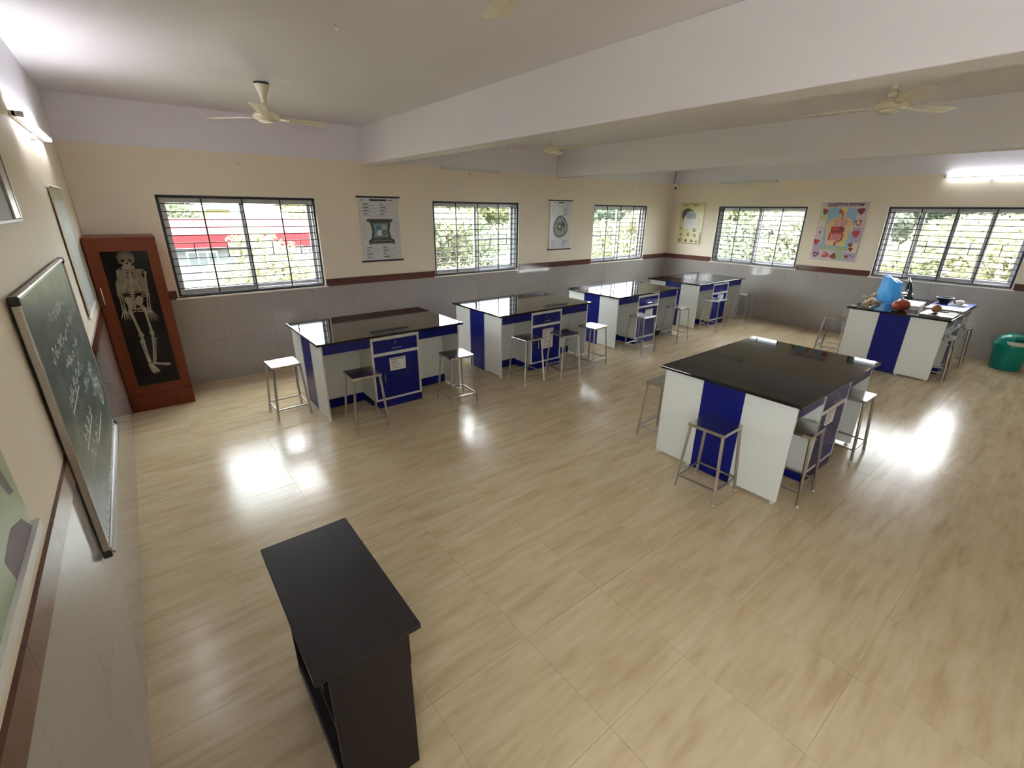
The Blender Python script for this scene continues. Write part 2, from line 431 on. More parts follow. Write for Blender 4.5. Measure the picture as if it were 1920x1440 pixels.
# ------------------------------------------------------------------ ceiling fans
def make_fan():
    r = bpy.data.objects.new('ceiling_fan', None); C.objects.link(r)
    # origin = blade plane centre ; ceiling at +drop handled by rod
    MB().lathe([(.018, .095), (.030, .16), (.062, .235), (.066, .245)], 20).build('canopy', FANW, r)
    MB().lathe([(.064, .245), (.064, .262)], 20).build('ceiling_ring', FANDARK, r)
    MB().lathe([(.011, .03), (.011, .12)], 12).build('down_rod', FANW, r)
    MB().lathe([(.02, .05), (.045, .042), (.095, .018), (.112, .0), (.112, -.018), (.098, -.034), (.070, -.040)], 28).build('motor_housing', FANW, r)
    MB().lathe([(.030, .045), (.038, .075), (.020, .10), (.012, .102)], 18).build('lower_cup', FANW, r)
    MB().lathe([(.068, -.040), (.066, -.052), (.045, -.060), (.005, -.062)], 24).build('bottom_cap', FANW, r)
    for k in range(3):
        a = k*2*PI/3
        M = Matrix.Rotation(a, 4, 'Z') @ Matrix.Rotation(math.radians(-9), 4, 'X')
        out = [(.155, -.040), (.17, -.052), (.30, -.058), (.57, -.066), (.595, -.060), (.60, 0), (.595, .055), (.57, .062), (.30, .056), (.17, .050), (.155, .040)]
        b = MB().prism(out, .004, M @ Matrix.Translation((0, 0, -.010))).build('blade', FANW, r, bevel=0.001)
        br = MB().prism([(.09, -.022), (.15, -.016), (.20, -.034), (.23, 0), (.20, .034), (.15, .016), (.09, .022)], .005, M @ Matrix.Translation((0, 0, -.016)))
        for sx, sy in ((.185, -.018), (.185, .018), (.215, 0)):
            br.lathe([(.006, -.004), (.006, .0)], 8, M @ Matrix.Translation((sx, sy, -.016)))
        br.build('bracket', FANW, b)
        MB().box((.23, -.004, 0), (.56, .004, .004)).build('rib', FANW, b).matrix_local = M @ Matrix.Translation((0, 0, -.014))
    return r
fan0 = make_fan()
for i, (x, y, a, lb) in enumerate([
        (1.61, -1.75, -108, 'cream ceiling fan hanging in front of the big beam near the lit tube'),
        (5.17, -1.75, -85, 'small looking cream ceiling fan half hidden behind the big beam'),
        (5.17, -5.55, -145, 'cream ceiling fan behind the big beam above the front bench'),
        (1.61, -5.55, 68, 'ceiling fan with one blade tip showing at the top edge')]):
    o = fan0 if i == 0 else copy_tree(fan0)
    o.location = (x, y, H - 0.262); o.rotation_euler.z = math.radians(a)
    tag(o, lb, 'fan', 'ceiling fans')

# ------------------------------------------------------------------ tube lights
def tube_light(M, length, on, label, lamp=None):
    r = thing('tube_light', (0, 0, 0), label, 'light', 'wall tube lights'); r.matrix_world = M
    h = length/2       # local x along wall, y into the room, z up
    MB().box((-h, 0.0, -.016), (h, .028, .016)).build('batten', BATTEN, r, bevel=.003)
    for s in (-1, 1):
        MB().box((s*h, .010, -.015), (s*(h - .03), .062, .015)).build('end_cap', BATTEN, r, bevel=.003)
    MB().tube([(-h + .03, .047, 0), (h - .03, .047, 0)], .013, 12).build('tube', (lamp or TUBEON) if on else TUBEOFF, r)
    MB().lathe([(.020, 0), (.020, .03)], 12, Matrix.Translation((h*.05, 0, -.055)) @ Matrix.Rotation(-PI/2, 4, 'X')).build('junction_knob', BATTEN, r)
def lB(x, z): return Matrix.Translation((x, 0, z)) @ Matrix.Rotation(PI, 4, 'Z')
def lC(y, z): return Matrix.Translation((L, y, z)) @ Matrix.Rotation(PI/2, 4, 'Z')
def lA(y, z): return Matrix.Translation((0, y, z)) @ Matrix.Rotation(-PI/2, 4, 'Z')
tube_light(lA(-2.02, 2.655), 1.50, True, 'lit tube light on the wall above the chalkboard')
tube_light(lB(5.01, 2.765), 1.17, False, 'unlit tube light above the window between the hanging charts')
tube_light(lC(-1.76, 2.755), 1.17, False, 'unlit tube light above the window next to the yellow chart')
tube_light(lA(-7.5, 2.70), 1.17, True, 'added unseen lit tube light on the chalkboard wall behind the camera')  # extra lamp added out of view as fill light for the room
tube_light(lC(-5.49, 2.735), 1.17, True, 'lit tube light above the wide four panel window', TUBEDIM)

# small round junction boxes
for x, z, lb in ((1.61, 2.67, 'small round cream junction box above the window by the skeleton cabinet'), (9.22, 2.694, 'small round cream junction box above the window near the far corner')):
    r = thing('junction_box', (x, 0, z), lb, 'junction box')
    Mx = Matrix.Rotation(PI/2, 4, 'X')
    MB().lathe([(.034, 0), (.034, .012), (.030, .016)], 16, Mx).build('cover', TRIMW, r)
    MB().lathe([(.006, .016), (.005, .019)], 8, Mx).build('screw', CHROME, r)
r = thing('ceiling_hook', (1.641, -3.633, H), 'small ceiling hook plate in the middle of the bay by the chalkboard', 'hook')
MB().lathe([(.045, -.006), (.045, 0)], 16).build('plate', CEIL, r)
MB().tube([(0, 0, -.005), (0, 0, -.03), (.012, 0, -.042), (.024, 0, -.03)], .004, 8).build('hook', CHROME, r)

# security camera in the far corner
r = thing('security_camera', (10.62, -0.09, 2.72), 'small dark eyed security camera hanging in the far corner', 'camera')
MB().tube([(0, 0, .30), (.002, 0, .16), (0, 0, .05)], .006, 8).build('cable', BLACKP, r)
MB().lathe([(.045, .05), (.06, .03), (.062, .0), (.05, -.02)], 20).build('mount', WHITEP, r)
hd = MB().ball((-.015, -.03, -.035), (.055, .055, .052), 18, 12).build('head', WHITEP, r)
MB().ball((-.037, -.064, -.047), (.027, .027, .027), 14, 10).build('lens', BLACKP, hd)
MB().tube([(.02, .02, .02), (.09, .06, .02), (.13, .085, .02)], .012, 8).build('wall_arm', WHITEP, r)

# ------------------------------------------------------------------ lab benches
BL, BW, BH = 1.7416, 1.1878, 0.871
def note_part(parent, x, z, wd, ht, facing, bars):
    """paper notice on a door; local coordinates of the bench; facing -1 front, +1 back"""
    y = facing
    n = MB().box((x, y - .0012, z), (x + wd, y, z + ht)).build('notice', PAPER, parent)
    return n
def make_bench():
    r = bpy.data.objects.new('lab_bench', None); C.objects.link(r)   # origin: (-X,+Y) corner of the top, floor level
    MB().box((0, -BW, BH - .026), (BL, 0, BH)).build('countertop', GRANITE, r, bevel=.007)
    e0 = .045; pt = .018; z0, z1 = .022, BH - .026
    ya, yb, yc, yd = -.035, -.402, -.759, -1.148
    for s in (0, 1):
        xa = e0 if s == 0 else BL - e0 - pt
        xb = xa + pt
        p1 = MB().box((xa, yb, z0), (xb, ya, z1)).build('end_panel', WHITEL, r, bevel=.0015)
        p2 = MB().box((xa, yd, z0), (xb, yc, z1)).build('end_panel', WHITEL, r, bevel=.0015)
        for p, (q0, q1) in ((p1, (yb, ya)), (p2, (yd, yc))):
            for q in (q0 + .03, q1 - .03):
                MB().lathe([(.016, 0), (.016, .012), (.008, .014), (.008, .022)], 12, Matrix.Translation((xa + pt/2, q, 0))).build('leveller', WHITEP, p)
        xi = xa + .004 if s == 0 else xa - .002
        MB().box((xi, yc + .001, .006), (xi + .016, yb - .001, z1)).build('centre_strip', BLUEL, r)
        for q in (yb - .004, yc + .004):
            for zz in (.22, .70):
                MB().lathe([(.005, 0), (.005, .008)], 8, Matrix.Translation((xi + (-.006 if s == 0 else .016), q, zz)) @ Matrix.Rotation(PI/2, 4, 'Y')).build('hinge_pin', BLACKP, r)
    # service spine: two white partitions with plinths
    for yy, f in ((yb - .001, 1), (yc + .001, -1)):
        for xa, xb in ((e0 + pt, .57), (1.15, BL - e0 - pt)):
            MB().box((xa, yy - .009, .10), (xb, yy + .009, z1)).build('knee_panel', WHITEL, r)
            MB().box((xa, yy + f*.02 - .009, 0), (xb, yy + f*.02 + .009, .10)).build('plinth', BLUEL, r)
    # cabinets, one on each long side
    for f in (-1, 1):
        if f == -1: yf, yk = yd, yc
        else: yf, yk = ya, yb
        d = 1 if f == 1 else -1      # outward direction along y
        yo = yf - d*.018             # carcass front, door sits proud
        car = MB()
        car.box((.57, yk, .09), (.588, yo, z1)).box((1.132, yk, .09), (1.15, yo, z1)).box((.588, yk, .09), (1.132, yo, .108)).box((.588, yk, z1 - .018), (1.132, yo, z1)).box((.588, yk, .628), (1.132, yo, .646)).box((.588, yk, .108), (1.132, yk + d*.008, z1 - .018))
        car.build('cabinet_carcass', WHITEL, r)
        # white face frame
        fr = MB()
        g0, g1 = yo, yf + d*.002
        fr.box((.570, g0, .092), (.594, g1, .845)).box((1.126, g0, .092), (1.150, g1, .845)).box((.594, g0, .802), (1.126, g1, .845)).box((.594, g0, .622), (1.126, g1, .656)).box((.594, g0, .092), (1.126, g1, .114))
        fr.build('face_frame', WHITEL, r, bevel=.001)
        dr = MB().box((.595, yo, .657), (1.125, yf, .801)).build('drawer', BLUEL, r, bevel=.001)
        do = MB().box((.595, yo, .115), (1.125, yf, .621)).build('door', BLUEL, r, bevel=.001)
        MB().tube([(.805, yf + d*.001, .700), (.805, yf + d*.020, .700), (.915, yf + d*.020, .700), (.915, yf + d*.001, .700)], .0045, 8).build('handle', CHROME, dr)
        MB().lathe([(.009, 0), (.009, .004)], 12, Matrix.Translation((.86, yf, .760)) @ Matrix.Rotation(-d*PI/2, 4, 'X')).build('lock', CHROME, dr)
        hx = .695
        MB().tube([(hx, yf + d*.001, .420), (hx, yf + d*.020, .420), (hx, yf + d*.022, .37), (hx, yf + d*.020, .315), (hx, yf + d*.001, .315)], .0045, 8).build('handle', CHROME, do)
        MB().lathe([(.008, 0), (.008, .004)], 12, Matrix.Translation((.635, yf, .40)) @ Matrix.Rotation(-d*PI/2, 4, 'X')).build('lock', CHROME, do)
        MB().box((.572, yk, 0), (1.148, yf - d*.004, .091)).build('cabinet_plinth', BLUEL, r)
        for xa, xb in ((e0 + pt, .570), (1.150, BL - e0 - pt)):
            MB().box((xa, yf - d*.016, .738), (xb, yf - d*.002, z1)).build('apron', BLUEL, r)
    return r
bench0 = make_bench()
BENCH = [(1.629, -1.052, 'black topped blue and white bench nearest the skeleton cabinet'),
         (3.933, -1.052, 'second bench from the skeleton cabinet in the row under the windows'),
         (6.291, -1.052, 'third bench from the skeleton cabinet in the row under the windows'),
         (8.661, -1.052, 'farthest bench of the window row, in the far room corner'),
         (3.907, -4.686, 'large empty black topped bench standing alone in the middle of the room'),
         (8.574, -4.672, 'blue and white bench under the wide window holding the anatomy models')]
NOTES = [(.772, .432, .194, .148), (.785, .293, .205, .286), (.801, .44, .205, .140), (.79, .47, .215, .140), (.715, .49, .20, .146), None]
benches = []
for i, (x, y, lb) in enumerate(BENCH):
    o = bench0 if i == 0 else copy_tree(bench0)
    o.location = (x, y, 0); tag(o, lb, 'lab bench', 'laboratory benches'); benches.append(o)
def add_notice(bench, n):
    x, z, wd, ht = n
    door = [c for c in bench.children if c.name.split('.')[0] == 'door' and c.bound_box[0][1] < -1.0][0]
    yf = -1.148
    MB().box((x, yf - .0014, z), (x + wd, yf - .0002, z + ht)).build('notice', PAPER, door)
    mb = MB(); rows = max(5, int(ht/.022))
    yy = yf - .0016
    def q(a, b, c, d): mb.add([(a, yy, c), (b, yy, c), (b, yy, d), (a, yy, d)], [(0, 1, 2, 3)])
    for k in range(9):                     # heavy heading, too small to read
        q(x + .014 + k*(wd - .03)/9, x + .014 + (k + .78)*(wd - .03)/9, z + ht - .026, z + ht - .010)
    for k in range(rows - 1):
        zz = z + ht - .042 - k*(ht - .05)/(rows - 1)
        q(x + .018, x + .018 + wd*(.35 + .35*random.random()), zz - .005, zz + .002)
    mb.build('notice_text', INKG, door)['kind'] = 'stuff'
for b, n in zip(benches, NOTES):
    if n: add_notice(b, n)

# ------------------------------------------------------------------ stools
def make_stool():
    r = bpy.data.objects.new('lab_stool', None); C.objects.link(r)
    hs = .60; a = .148; b = .172
    MB().box((-a, -a, hs - .004), (a, a, hs)).box((-a, -a, hs - .026), (a, -a + .002, hs - .004)).box((-a, a - .002, hs - .026), (a, a, hs - .004)).box((-a, -a + .002, hs - .026), (-a + .002, a - .002, hs - .004)).box((a - .002, -a + .002, hs - .026), (a, a - .002, hs - .004)).build('seat', STEEL, r, bevel=.0015)
    at = a - .016
    def leg_at(sx, sy, z):
        t = (hs - .004 - z)/(hs - .004); k = at + (b - at)*t
        return Vector((sx*k, sy*k, z))
    for sx in (-1, 1):
        for sy in (-1, 1):
            lg = MB().bar(leg_at(sx, sy, .018), leg_at(sx, sy, hs - .006), .019).build('leg', STEELT, r, bevel=.002)
            MB().lathe([(.013, 0), (.013, .016), (.011, .020)], 10, Matrix.Translation(leg_at(sx, sy, 0).xyz)).build('rubber_foot', RUBBER, lg)
    zs = .125
    for s in (-1, 1):
        MB().bar(leg_at(-1, s, zs), leg_at(1, s, zs), .014).build('stretcher', STEELT, r)
        MB().bar(leg_at(s, -1, zs), leg_at(s, 1, zs), .014).build('stretcher', STEELT, r)
    return r
stool0 = make_stool()
ST = [(1.40, -1.70, 2, 'steel stool against the blue striped end of the bench nearest the cabinet'),
      (1.96, -2.53, -2, 'steel stool before the notice door of the bench nearest the cabinet'),
      (3.08, -2.53, -3, 'steel stool at the far front corner of the bench nearest the cabinet'),
      (4.22, -2.45, 1, 'steel stool on the near side of the second bench, left of its notice'),
      (4.79, -2.57, -4, 'steel stool overlapping the long notice on the second bench'),
      (5.42, -2.51, 5, 'steel stool with a bright seat at the far front corner of the second bench'),
      (6.60, -2.50, 1, 'steel stool in front of the small notice on the third bench'),
      (7.71, -2.42, 1, 'steel stool at the far front corner of the third bench'),
      (8.97, -2.43, 1, 'bright seated steel stool before the cabinet door of the farthest bench'),
      (10.10, -2.40, 3, 'dim steel stool between the farthest bench and the side wall'),
      (4.25, -4.57, 0, 'steel stool half hidden behind the lone middle bench'),
      (3.72, -5.365, 1, 'steel stool standing before the blue strip of the lone middle bench'),
      (4.23, -5.775, 2, 'steel stool tucked under the drawer side of the middle bench, nearer its corner'),
      (5.385, -5.79, 0, 'bright seated steel stool under the drawer side of the middle bench'),
      (9.12, -4.43, 2, 'steel stool behind the bench holding the anatomy models'),
      (8.91, -5.77, 1, 'shiny steel stool tucked under the model bench, facing the green bin'),
      (9.95, -5.78, 0, 'steel stool deep under the far half of the model bench')]
for i, (x, y, a, lb) in enumerate(ST):
    o = stool0 if i == 0 else copy_tree(stool0)
    o.location = (x, y, 0); o.rotation_euler.z = math.radians(a); tag(o, lb, 'stool', 'steel laboratory stools')

# ------------------------------------------------------------------ teacher's side table
r = thing('side_table', (.747, -5.376, 0), 'dark brown wooden table in the foreground with an open side', 'table')
hx, hy = .187, .386
MB().box((-hx, -hy, .735), (hx, hy, .76)).build('table_top', ESPRESSO, r, bevel=.002)
for s in (-1, 1):
    y0 = s*(hy - .036)
    MB().box((-.140, y0 - .010, 0), (.146, y0 + .010, .735)).build('end_panel', ESPRESSO, r, bevel=.001)
MB().box((.140, -.34, .535), (.157, .34, .734)).build('front_fascia', ESPRESSO, r)
MB().box((.128, -.34, .02), (.140, .34, .735)).build('back_panel', ESPRESSO, r)
MB().box((-.135, -.34, .06), (.128, .34, .078)).build('bottom_board', ESPRESSO, r)
MB().box((-.135, -.34, .40), (.128, .34, .418)).build('shelf', ESPRESSO, r)
MB().box((-.138, -.34, .0), (-.122, .34, .06)).build('kick_board', ESPRESSO, r)
tr = MB().box((-.150, -.33, .640), (.10, .33, .655)).build('pull_out_tray', ESPRESSO, r)
MB().box((-.156, -.33, .630), (-.150, .33, .668)).build('tray_lip', ESPRESSO, tr)
for s in (-1, 1):
    MB().box((-.14, s*.334 - .006, .655), (.10, s*.334 + .006, .69)).build('runner', CHROME, r)

# ------------------------------------------------------------------ skeleton cabinet
r = thing('skeleton_cabinet', (0.0135, -0.0135, 0), 'tall reddish wooden cabinet with a glass door by the chalkboard wall', 'cabinet')
CW, CD, CHT = .580, .671, 1.863     # local: x 0..CW, y 0..-CD
ty = -CD
MB().box((0, ty + .022, .0), (.02, 0, CHT - .02)).build('side_panel', WOOD, r)
MB().box((CW - .02, ty + .022, .0), (CW, 0, CHT - .02)).build('side_panel', WOOD, r)
MB().box((0, ty, CHT - .02), (CW, 0, CHT)).build('top_board', WOOD, r, bevel=.002)
MB().box((.02, -.012, .195), (CW - .02, 0, CHT - .02)).build('back_board', WOODIN, r)
MB().box((.02, ty + .03, .195), (CW - .02, -.012, .213)).build('bottom_board', WOODIN, r)
for x0 in (.020, CW - .026):
    MB().box((x0, ty + .03, .213), (x0 + .006, -.012, CHT - .02)).build('inner_lining', WOODIN, r)
MB().box((.0, ty, .0), (CW, ty + .020, .192)).build('plinth', WOOD, r, bevel=.002)
dz0, dz1 = .197, CHT - .022
gx0, gx1, gz0, gz1 = .094, .498, .284, 1.740
dm = MB().box((.002, ty, dz0), (gx0, ty + .020, dz1)).box((gx1, ty, dz0), (CW - .002, ty + .020, dz1)).box((gx0, ty, dz0), (gx1, ty + .020, gz0)).box((gx0, ty, gz1), (gx1, ty + .020, dz1))
door = dm.build('door', WOOD, r)
MB().box((gx0 - .006, ty + .008, gz0 - .006), (gx1 + .006, ty + .012, gz1 + .006)).build('pane', CABGLASS, door)
bd = MB()
for a, b in (((gx0, ty - .004, gz0), (gx0 + .012, ty + .003, gz1)), ((gx1 - .012, ty - .004, gz0), (gx1, ty + .003, gz1)), ((gx0 + .012, ty - .004, gz0), (gx1 - .012, ty + .003, gz0 + .012)), ((gx0 + .012, ty - .004, gz1 - .012), (gx1 - .012, ty + .003, gz1))):
    bd.box(a, b)
bd.build('glazing_bead', WOOD, door)
MB().tube([(.036, ty + .002, 1.385), (.036, ty - .022, 1.380), (.036, ty - .026, 1.30), (.036, ty - .022, 1.21), (.036, ty + .002, 1.205)], .0065, 10).build('handle', CHROME, door)

# skeleton model hanging inside
def sk(x, z, dy=0.0): return Vector((x, -.45 + dy, z))
r = thing('skeleton_model', (.30, -.42, .213), 'ivory human skeleton model hanging inside the glass fronted cabinet', 'skeleton')
off = Vector((-.30, .42, -.213))
def part(mb, name, mt=BONE, par=None):
    mb.v = [tuple(Vector(v) + off) for v in mb.v]
    return mb.build(name, mt, par or r)
def bone(p, q, r0, k=1.0, name='bone', par=None, ends=1.7):
    p, q = Vector(p), Vector(q)
    pts = [p.lerp(q, t) for t in (0, .06, .16, .5, .84, .94, 1)]
    rad = [r0*x for x in (ends*.6, ends, 1.15, .9, 1.1, ends*k, ends*.6*k)]
    return part(MB().tube(pts, rad, 9), name, BONE, par)
def skull_fn(v):
    v = v.copy()
    if v.z < -.1: v.x *= 1 - .32*min(1, (-.1 - v.z)); v.y = v.y*.92 - .12*min(1, (-.1 - v.z)*1.2)
    if v.y < -.3: v.y = -.3 + (v.y + .3)*.85
    return v
sc0 = sk(.308, 1.640)
mb = MB().ball(sc0, (.076, .088, .078), 22, 16, skull_fn)
mb.ball(sc0 + Vector((0, -.062, -.045)), (.044, .030, .040), 12, 8)      # face block
mb.ball(sc0 + Vector((-.047, -.048, -.038)), (.020, .022, .012), 8, 6); mb.ball(sc0 + Vector((.047, -.048, -.038)), (.020, .022, .012), 8, 6)
skull = part(mb, 'skull')
for s in (-1, 1):
    part(MB().ball(sc0 + Vector((s*.029, -.081, -.020)), (.017, .012, .015), 10, 8), 'eye_socket', SOCKET, None).parent = skull
part(MB().ball(sc0 + Vector((0, -.090, -.046)), (.009, .008, .013), 8, 6), 'nose_hole', SOCKET, None).parent = skull
part(MB().tube([sc0 + Vector((math.sin(t)*.050, -.005 - math.cos(t)*.070, -.092 - math.cos(t)*.010)) for t in [k*PI/10 - PI/2 for k in range(11)]] , .0125, 8, flat=(1.3, .7)), 'jaw')
part(MB().tube([sc0 + Vector((math.sin(t)*.030, -.038 - math.cos(t)*.050, -.078)) for t in [k*PI/8 - PI/2 for k in range(9)]], .009, 8), 'teeth', mat('ivory_teeth', (.72, .66, .54), .35))
# spine, each vertebra a part
top, bot = sk(.318, 1.545, .03), sk(.262, 1.125, .05)
for k in range(19):
    t = k/18; p = top.lerp(bot, t) + Vector((0, .018*math.sin(t*PI*2), 0)); rr = .011 + .009*t
    v = MB().ball(p, (rr*1.2, rr, .0125), 10, 6)
    v.tube([p, p + Vector((0, .034, -.012))], [.006, .003], 6); v.tube([p + Vector((-.026, .012, 0)), p + Vector((.026, .012, 0))], .004, 6)
    part(v, 'vertebra')
# rib cage
for k in range(10):
    t = k/9
    back = top.lerp(bot, .17 + .42*t) + Vector((0, .012, 0))
    hw = .066 + .050*math.sin(min(1, t*1.25 + .22)*PI*.62); dp = .075 + .03*math.sin(t*PI)
    front = Vector((.300 - .018*t, -.45 - .085, back.z - .055 - .022*t))
    for s in (-1, 1):
        pts = []
        for j in range(13):
            u = j/12 if k < 7 else .80*j/12
            ang = u*PI
            ctr = back.lerp(front, .5*(1 - math.cos(ang)))
            pts.append(Vector((ctr.x + s*hw*1.12*math.sin(ang), ctr.y, ctr.z)))
        part(MB().tube(pts, .0052, 7, flat=(1.5, .8)), 'rib')
part(MB().tube([sk(.307, 1.500, -.080), sk(.303, 1.455, -.088), sk(.297, 1.380, -.092), sk(.293, 1.335, -.088)], [.012, .017, .012, .006], 8, flat=(1, .5)), 'sternum')
shL, shR = sk(.213, 1.520, -.005), sk(.440, 1.496, -.005)
for s, sh in ((-1, shL), (1, shR)):
    part(MB().tube([sk(.307 + s*.012, 1.508, -.075), sk(.307 + s*.06, 1.524, -.055), sh + Vector((-s*.01, .01, .012))], .007, 8), 'collar_bone')
    part(MB().prism([(0, 0), (s*.075, .02), (s*.085, -.01), (s*.02, -.12)], .007, Matrix.Translation(sk(.307 + s*.028, 1.492, .085)) @ Matrix.Rotation(PI/2, 4, 'X')), 'shoulder_blade')
elL, elR = sk(.176, 1.295, .0), sk(.414, 1.273, .0)
wrL, wrR = sk(.178, 1.093, -.02), sk(.393, 1.083, -.02)
haL, haR = sk(.186, .990, -.04), sk(.412, .948, -.04)
for s, a, b, c, h in ((-1, shL, elL, wrL, haL), (1, shR, elR, wrR, haR)):
    bone(a, b, .0098, name='upper_arm_bone')
    bone(b + Vector((-.008, 0, -.006)), c + Vector((-.011, 0, 0)), .0062, name='radius_bone'); bone(b + Vector((.009, .004, -.004)), c + Vector((.011, .003, 0)), .0058, name='ulna_bone')
    hand = part(MB().ball(c + Vector((0, 0, -.016)), (.024, .012, .018), 10, 8), 'wrist_bones')
    d = (h - c)
    for f in range(5):
        sp = (f - 2)*.011
        st0 = c + Vector((sp, 0, -.022)); en = c + d*(.92 if f in (1, 2, 3) else .74 if f != (0 if s > 0 else 4) else .55) + Vector((sp*2.1, 0, 0))
        if f == (4 if s < 0 else 0): en = c + d*.55 + Vector((-s*.042, -.012, 0))
        fb = MB().tube([st0, st0.lerp(en, .28), st0.lerp(en, .5), st0.lerp(en, .56), st0.lerp(en, .75), st0.lerp(en, .80), en], [.0055, .004, .0055, .004, .0048, .0035, .0028], 7)
        part(fb, 'finger_bones', BONE, None).parent = hand
# pelvis
pel = sk(.270, 1.160)
for s in (-1, 1):
    outl = [(s*.018, -.005), (s*.030, .055), (s*.055, .082), (s*.088, .070), (s*.098, .035), (s*.075, -.010), (s*.060, -.035), (s*.035, -.028)]
    M = Matrix.Translation(pel + Vector((.012, .03, .0))) @ Matrix.Rotation(PI/2, 4, 'X') @ Matrix.Rotation(-s*.55, 4, 'Y')
    part(MB().prism(outl, .010, M), 'hip_blade')
    part(MB().tube([pel + Vector((.012 + s*.062, .010, -.028)), pel + Vector((.012 + s*.045, -.035, -.050)), pel + Vector((.012 + s*.006, -.055, -.050)), pel + Vector((.012 + s*.012, -.045, -.078)), pel + Vector((.012 + s*.045, .005, -.092)), pel + Vector((.012 + s*.062, .010, -.040))], .009, 8), 'pubic_arch')
part(MB().prism([(-.034, .04), (.034, .04), (.020, -.03), (0, -.07), (-.020, -.03)], .016, Matrix.Translation(pel + Vector((.0, .062, 0))) @ Matrix.Rotation(PI/2, 4, 'X')), 'sacrum')
hipL, hipR = sk(.222, 1.098, .0), sk(.352, 1.112, .0)
knL, knR = sk(.263, .800, -.06), sk(.360, .812, -.06)
anL, anR = sk(.272, .490, -.02), sk(.312, .500, -.02)
for s, a, b, c in ((-1, hipL, knL, anL), (1, hipR, knR, anR)):
    part(MB().tube([a + Vector((-s*.030, .005, .012)), a + Vector((-s*.012, 0, .008)), a + Vector((s*.004, 0, -.012))], [.019, .012, .014], 9), 'femur_head')
    bone(a, b, .0125, 1.2, 'thigh_bone')
    part(MB().ball(b + Vector((0, -.018, -.004)), (.015, .010, .017), 9, 7), 'knee_cap')
    bone(b + Vector((0, 0, -.024)), c, .0105, .8, 'shin_bone', ends=1.75); bone(b + Vector((s*.022, .01, -.035)), c + Vector((s*.016, .005, .005)), .0052, name='calf_bone')
    foot = part(MB().ball(c + Vector((0, .02, -.020)), (.020, .034, .018), 10, 8), 'ankle_bones')
    tip = Vector((.312, -.600, .390)) if s < 0 else Vector((.452, -.545, .452))
    for f in range(5):
        st0 = c + Vector(((f - 2)*.008, -.012, -.024)); side = Vector((tip - c)); side.z = 0; side = Vector((-side.y, side.x, 0)).normalized()
        en = tip + side*(f - 2)*.016 - (tip - c)*.04*abs(f - 1.5)
        part(MB().tube([st0, st0.lerp(en, .45), st0.lerp(en, .62), st0.lerp(en, .66), st0.lerp(en, .85), en], [.0085, .0062, .0085, .0062, .0070, .0045], 7), 'toe_bones', BONE, None).parent = foot
part(MB().tube([sk(.308, 1.712), sk(.308, 1.80), sk(.308, 1.838)], .003, 6), 'hanging_wire', CHROME)

# ------------------------------------------------------------------ chalkboard
BY0, BY1, BZ0, BZ1 = -4.55, -2.85, .70, 1.85
r = thing('chalkboard', (0.012, (BY0 + BY1)/2, BZ0), 'large green chalkboard with chalk writing in a metal frame', 'chalkboard')
hw = (BY1 - BY0)/2; hh = BZ1 - BZ0; fx0, fx1 = .0, .026
MB().box((.004, -hw + .01, .01), (.018, hw - .01, hh - .01)).build('writing_surface', BOARD, r)
for a, b in (((fx0, -hw + .016, 0), (fx1, hw - .016, .018)), ((fx0, -hw + .016, hh - .018), (fx1, hw - .016, hh)), ((fx0, -hw, .016), (fx1, -hw + .018, hh - .016)), ((fx0, hw - .018, .016), (fx1, hw, hh - .016))):
    MB().box(a, b).build('frame_rail', BOARDFR, r, bevel=.004)
for sy, sz in ((-1, 0), (1, 0), (-1, 1), (1, 1)):
    yc, zc = sy*(hw - .013), sz*hh + (.013 if sz == 0 else -.013)
    MB().box((fx0 - .002, yc - .018, zc - .018), (fx1 + .004, yc + .018, zc + .018)).build('corner_cap', BLACKP, r, bevel=.006)
rnd = random.Random(3)
mb = MB(); cx = .0186
def stroke(pts, wd):
    for (y0, z0), (y1, z1) in zip(pts, pts[1:]):
        d = Vector((y1 - y0, z1 - z0)); 
        if d.length < 1e-5: continue
        n = Vector((-d.y, d.x)).normalized()*wd/2
        mb.add([(cx, y0 + n.x, z0 + n.y), (cx, y0 - n.x, z0 - n.y), (cx, y1 - n.x, z1 - n.y), (cx, y1 + n.x, z1 + n.y)], [(0, 1, 2, 3)])
def scribble(y, z, ln, h, wd=.0105):
    p = []; cur = y
    while cur < y + ln:
        if rnd.random() < .16 and len(p) > 2:
            stroke(p, wd); p = []; cur += h*.6
        p.append((cur, z + rnd.uniform(-.45, .55)*h)); cur += h*rnd.uniform(.16, .42)
    stroke(p, wd)
for (y, z, ln, h) in [(-.30, .96, .70, .05), (-.55, .84, 1.0, .055), (-.28, .73, .62, .05), (-.50, .63, .75, .055), (.0, .52, .55, .05), (-.45, .42, .52, .05), (.25, .86, .45, .045), (.30, .40, .40, .05), (-.42, .30, .55, .05)]:
    scribble(y, z, ln, h*1.25)
    scribble(y + .06, z - .012, ln*.5, h*.7, .005)
stroke([(-.52, .575), (-.12, .590)], .013); stroke([(-.48, .375), (-.02, .392)], .013); stroke([(-.10, .255), (.34, .272)], .013)
for cy, cz, rr in ((.52, .47, .085), (.62, .33, .105), (.62, .33, .055), (.50, .47, .045)):
    stroke([(cy + rr*math.cos(k*PI/10), cz + rr*.8*math.sin(k*PI/10)) for k in range(21)], .013)
mb.build('chalk_writing', CHALK, r)['kind'] = 'stuff'
mb = MB()
def smear(pts):
    mb.add([(cx - .0002, a, b) for a, b in pts], [tuple(range(len(pts)))])
k = -hw + .03
while k < hw - .05:
    s = rnd.uniform(.02, .05); stroke([(k, .032 + rnd.random()*.012), (k + s*.5, .034 + rnd.random()*.03), (k + s, .032 + rnd.random()*.012)], .010); k += s*1.1
k = .05
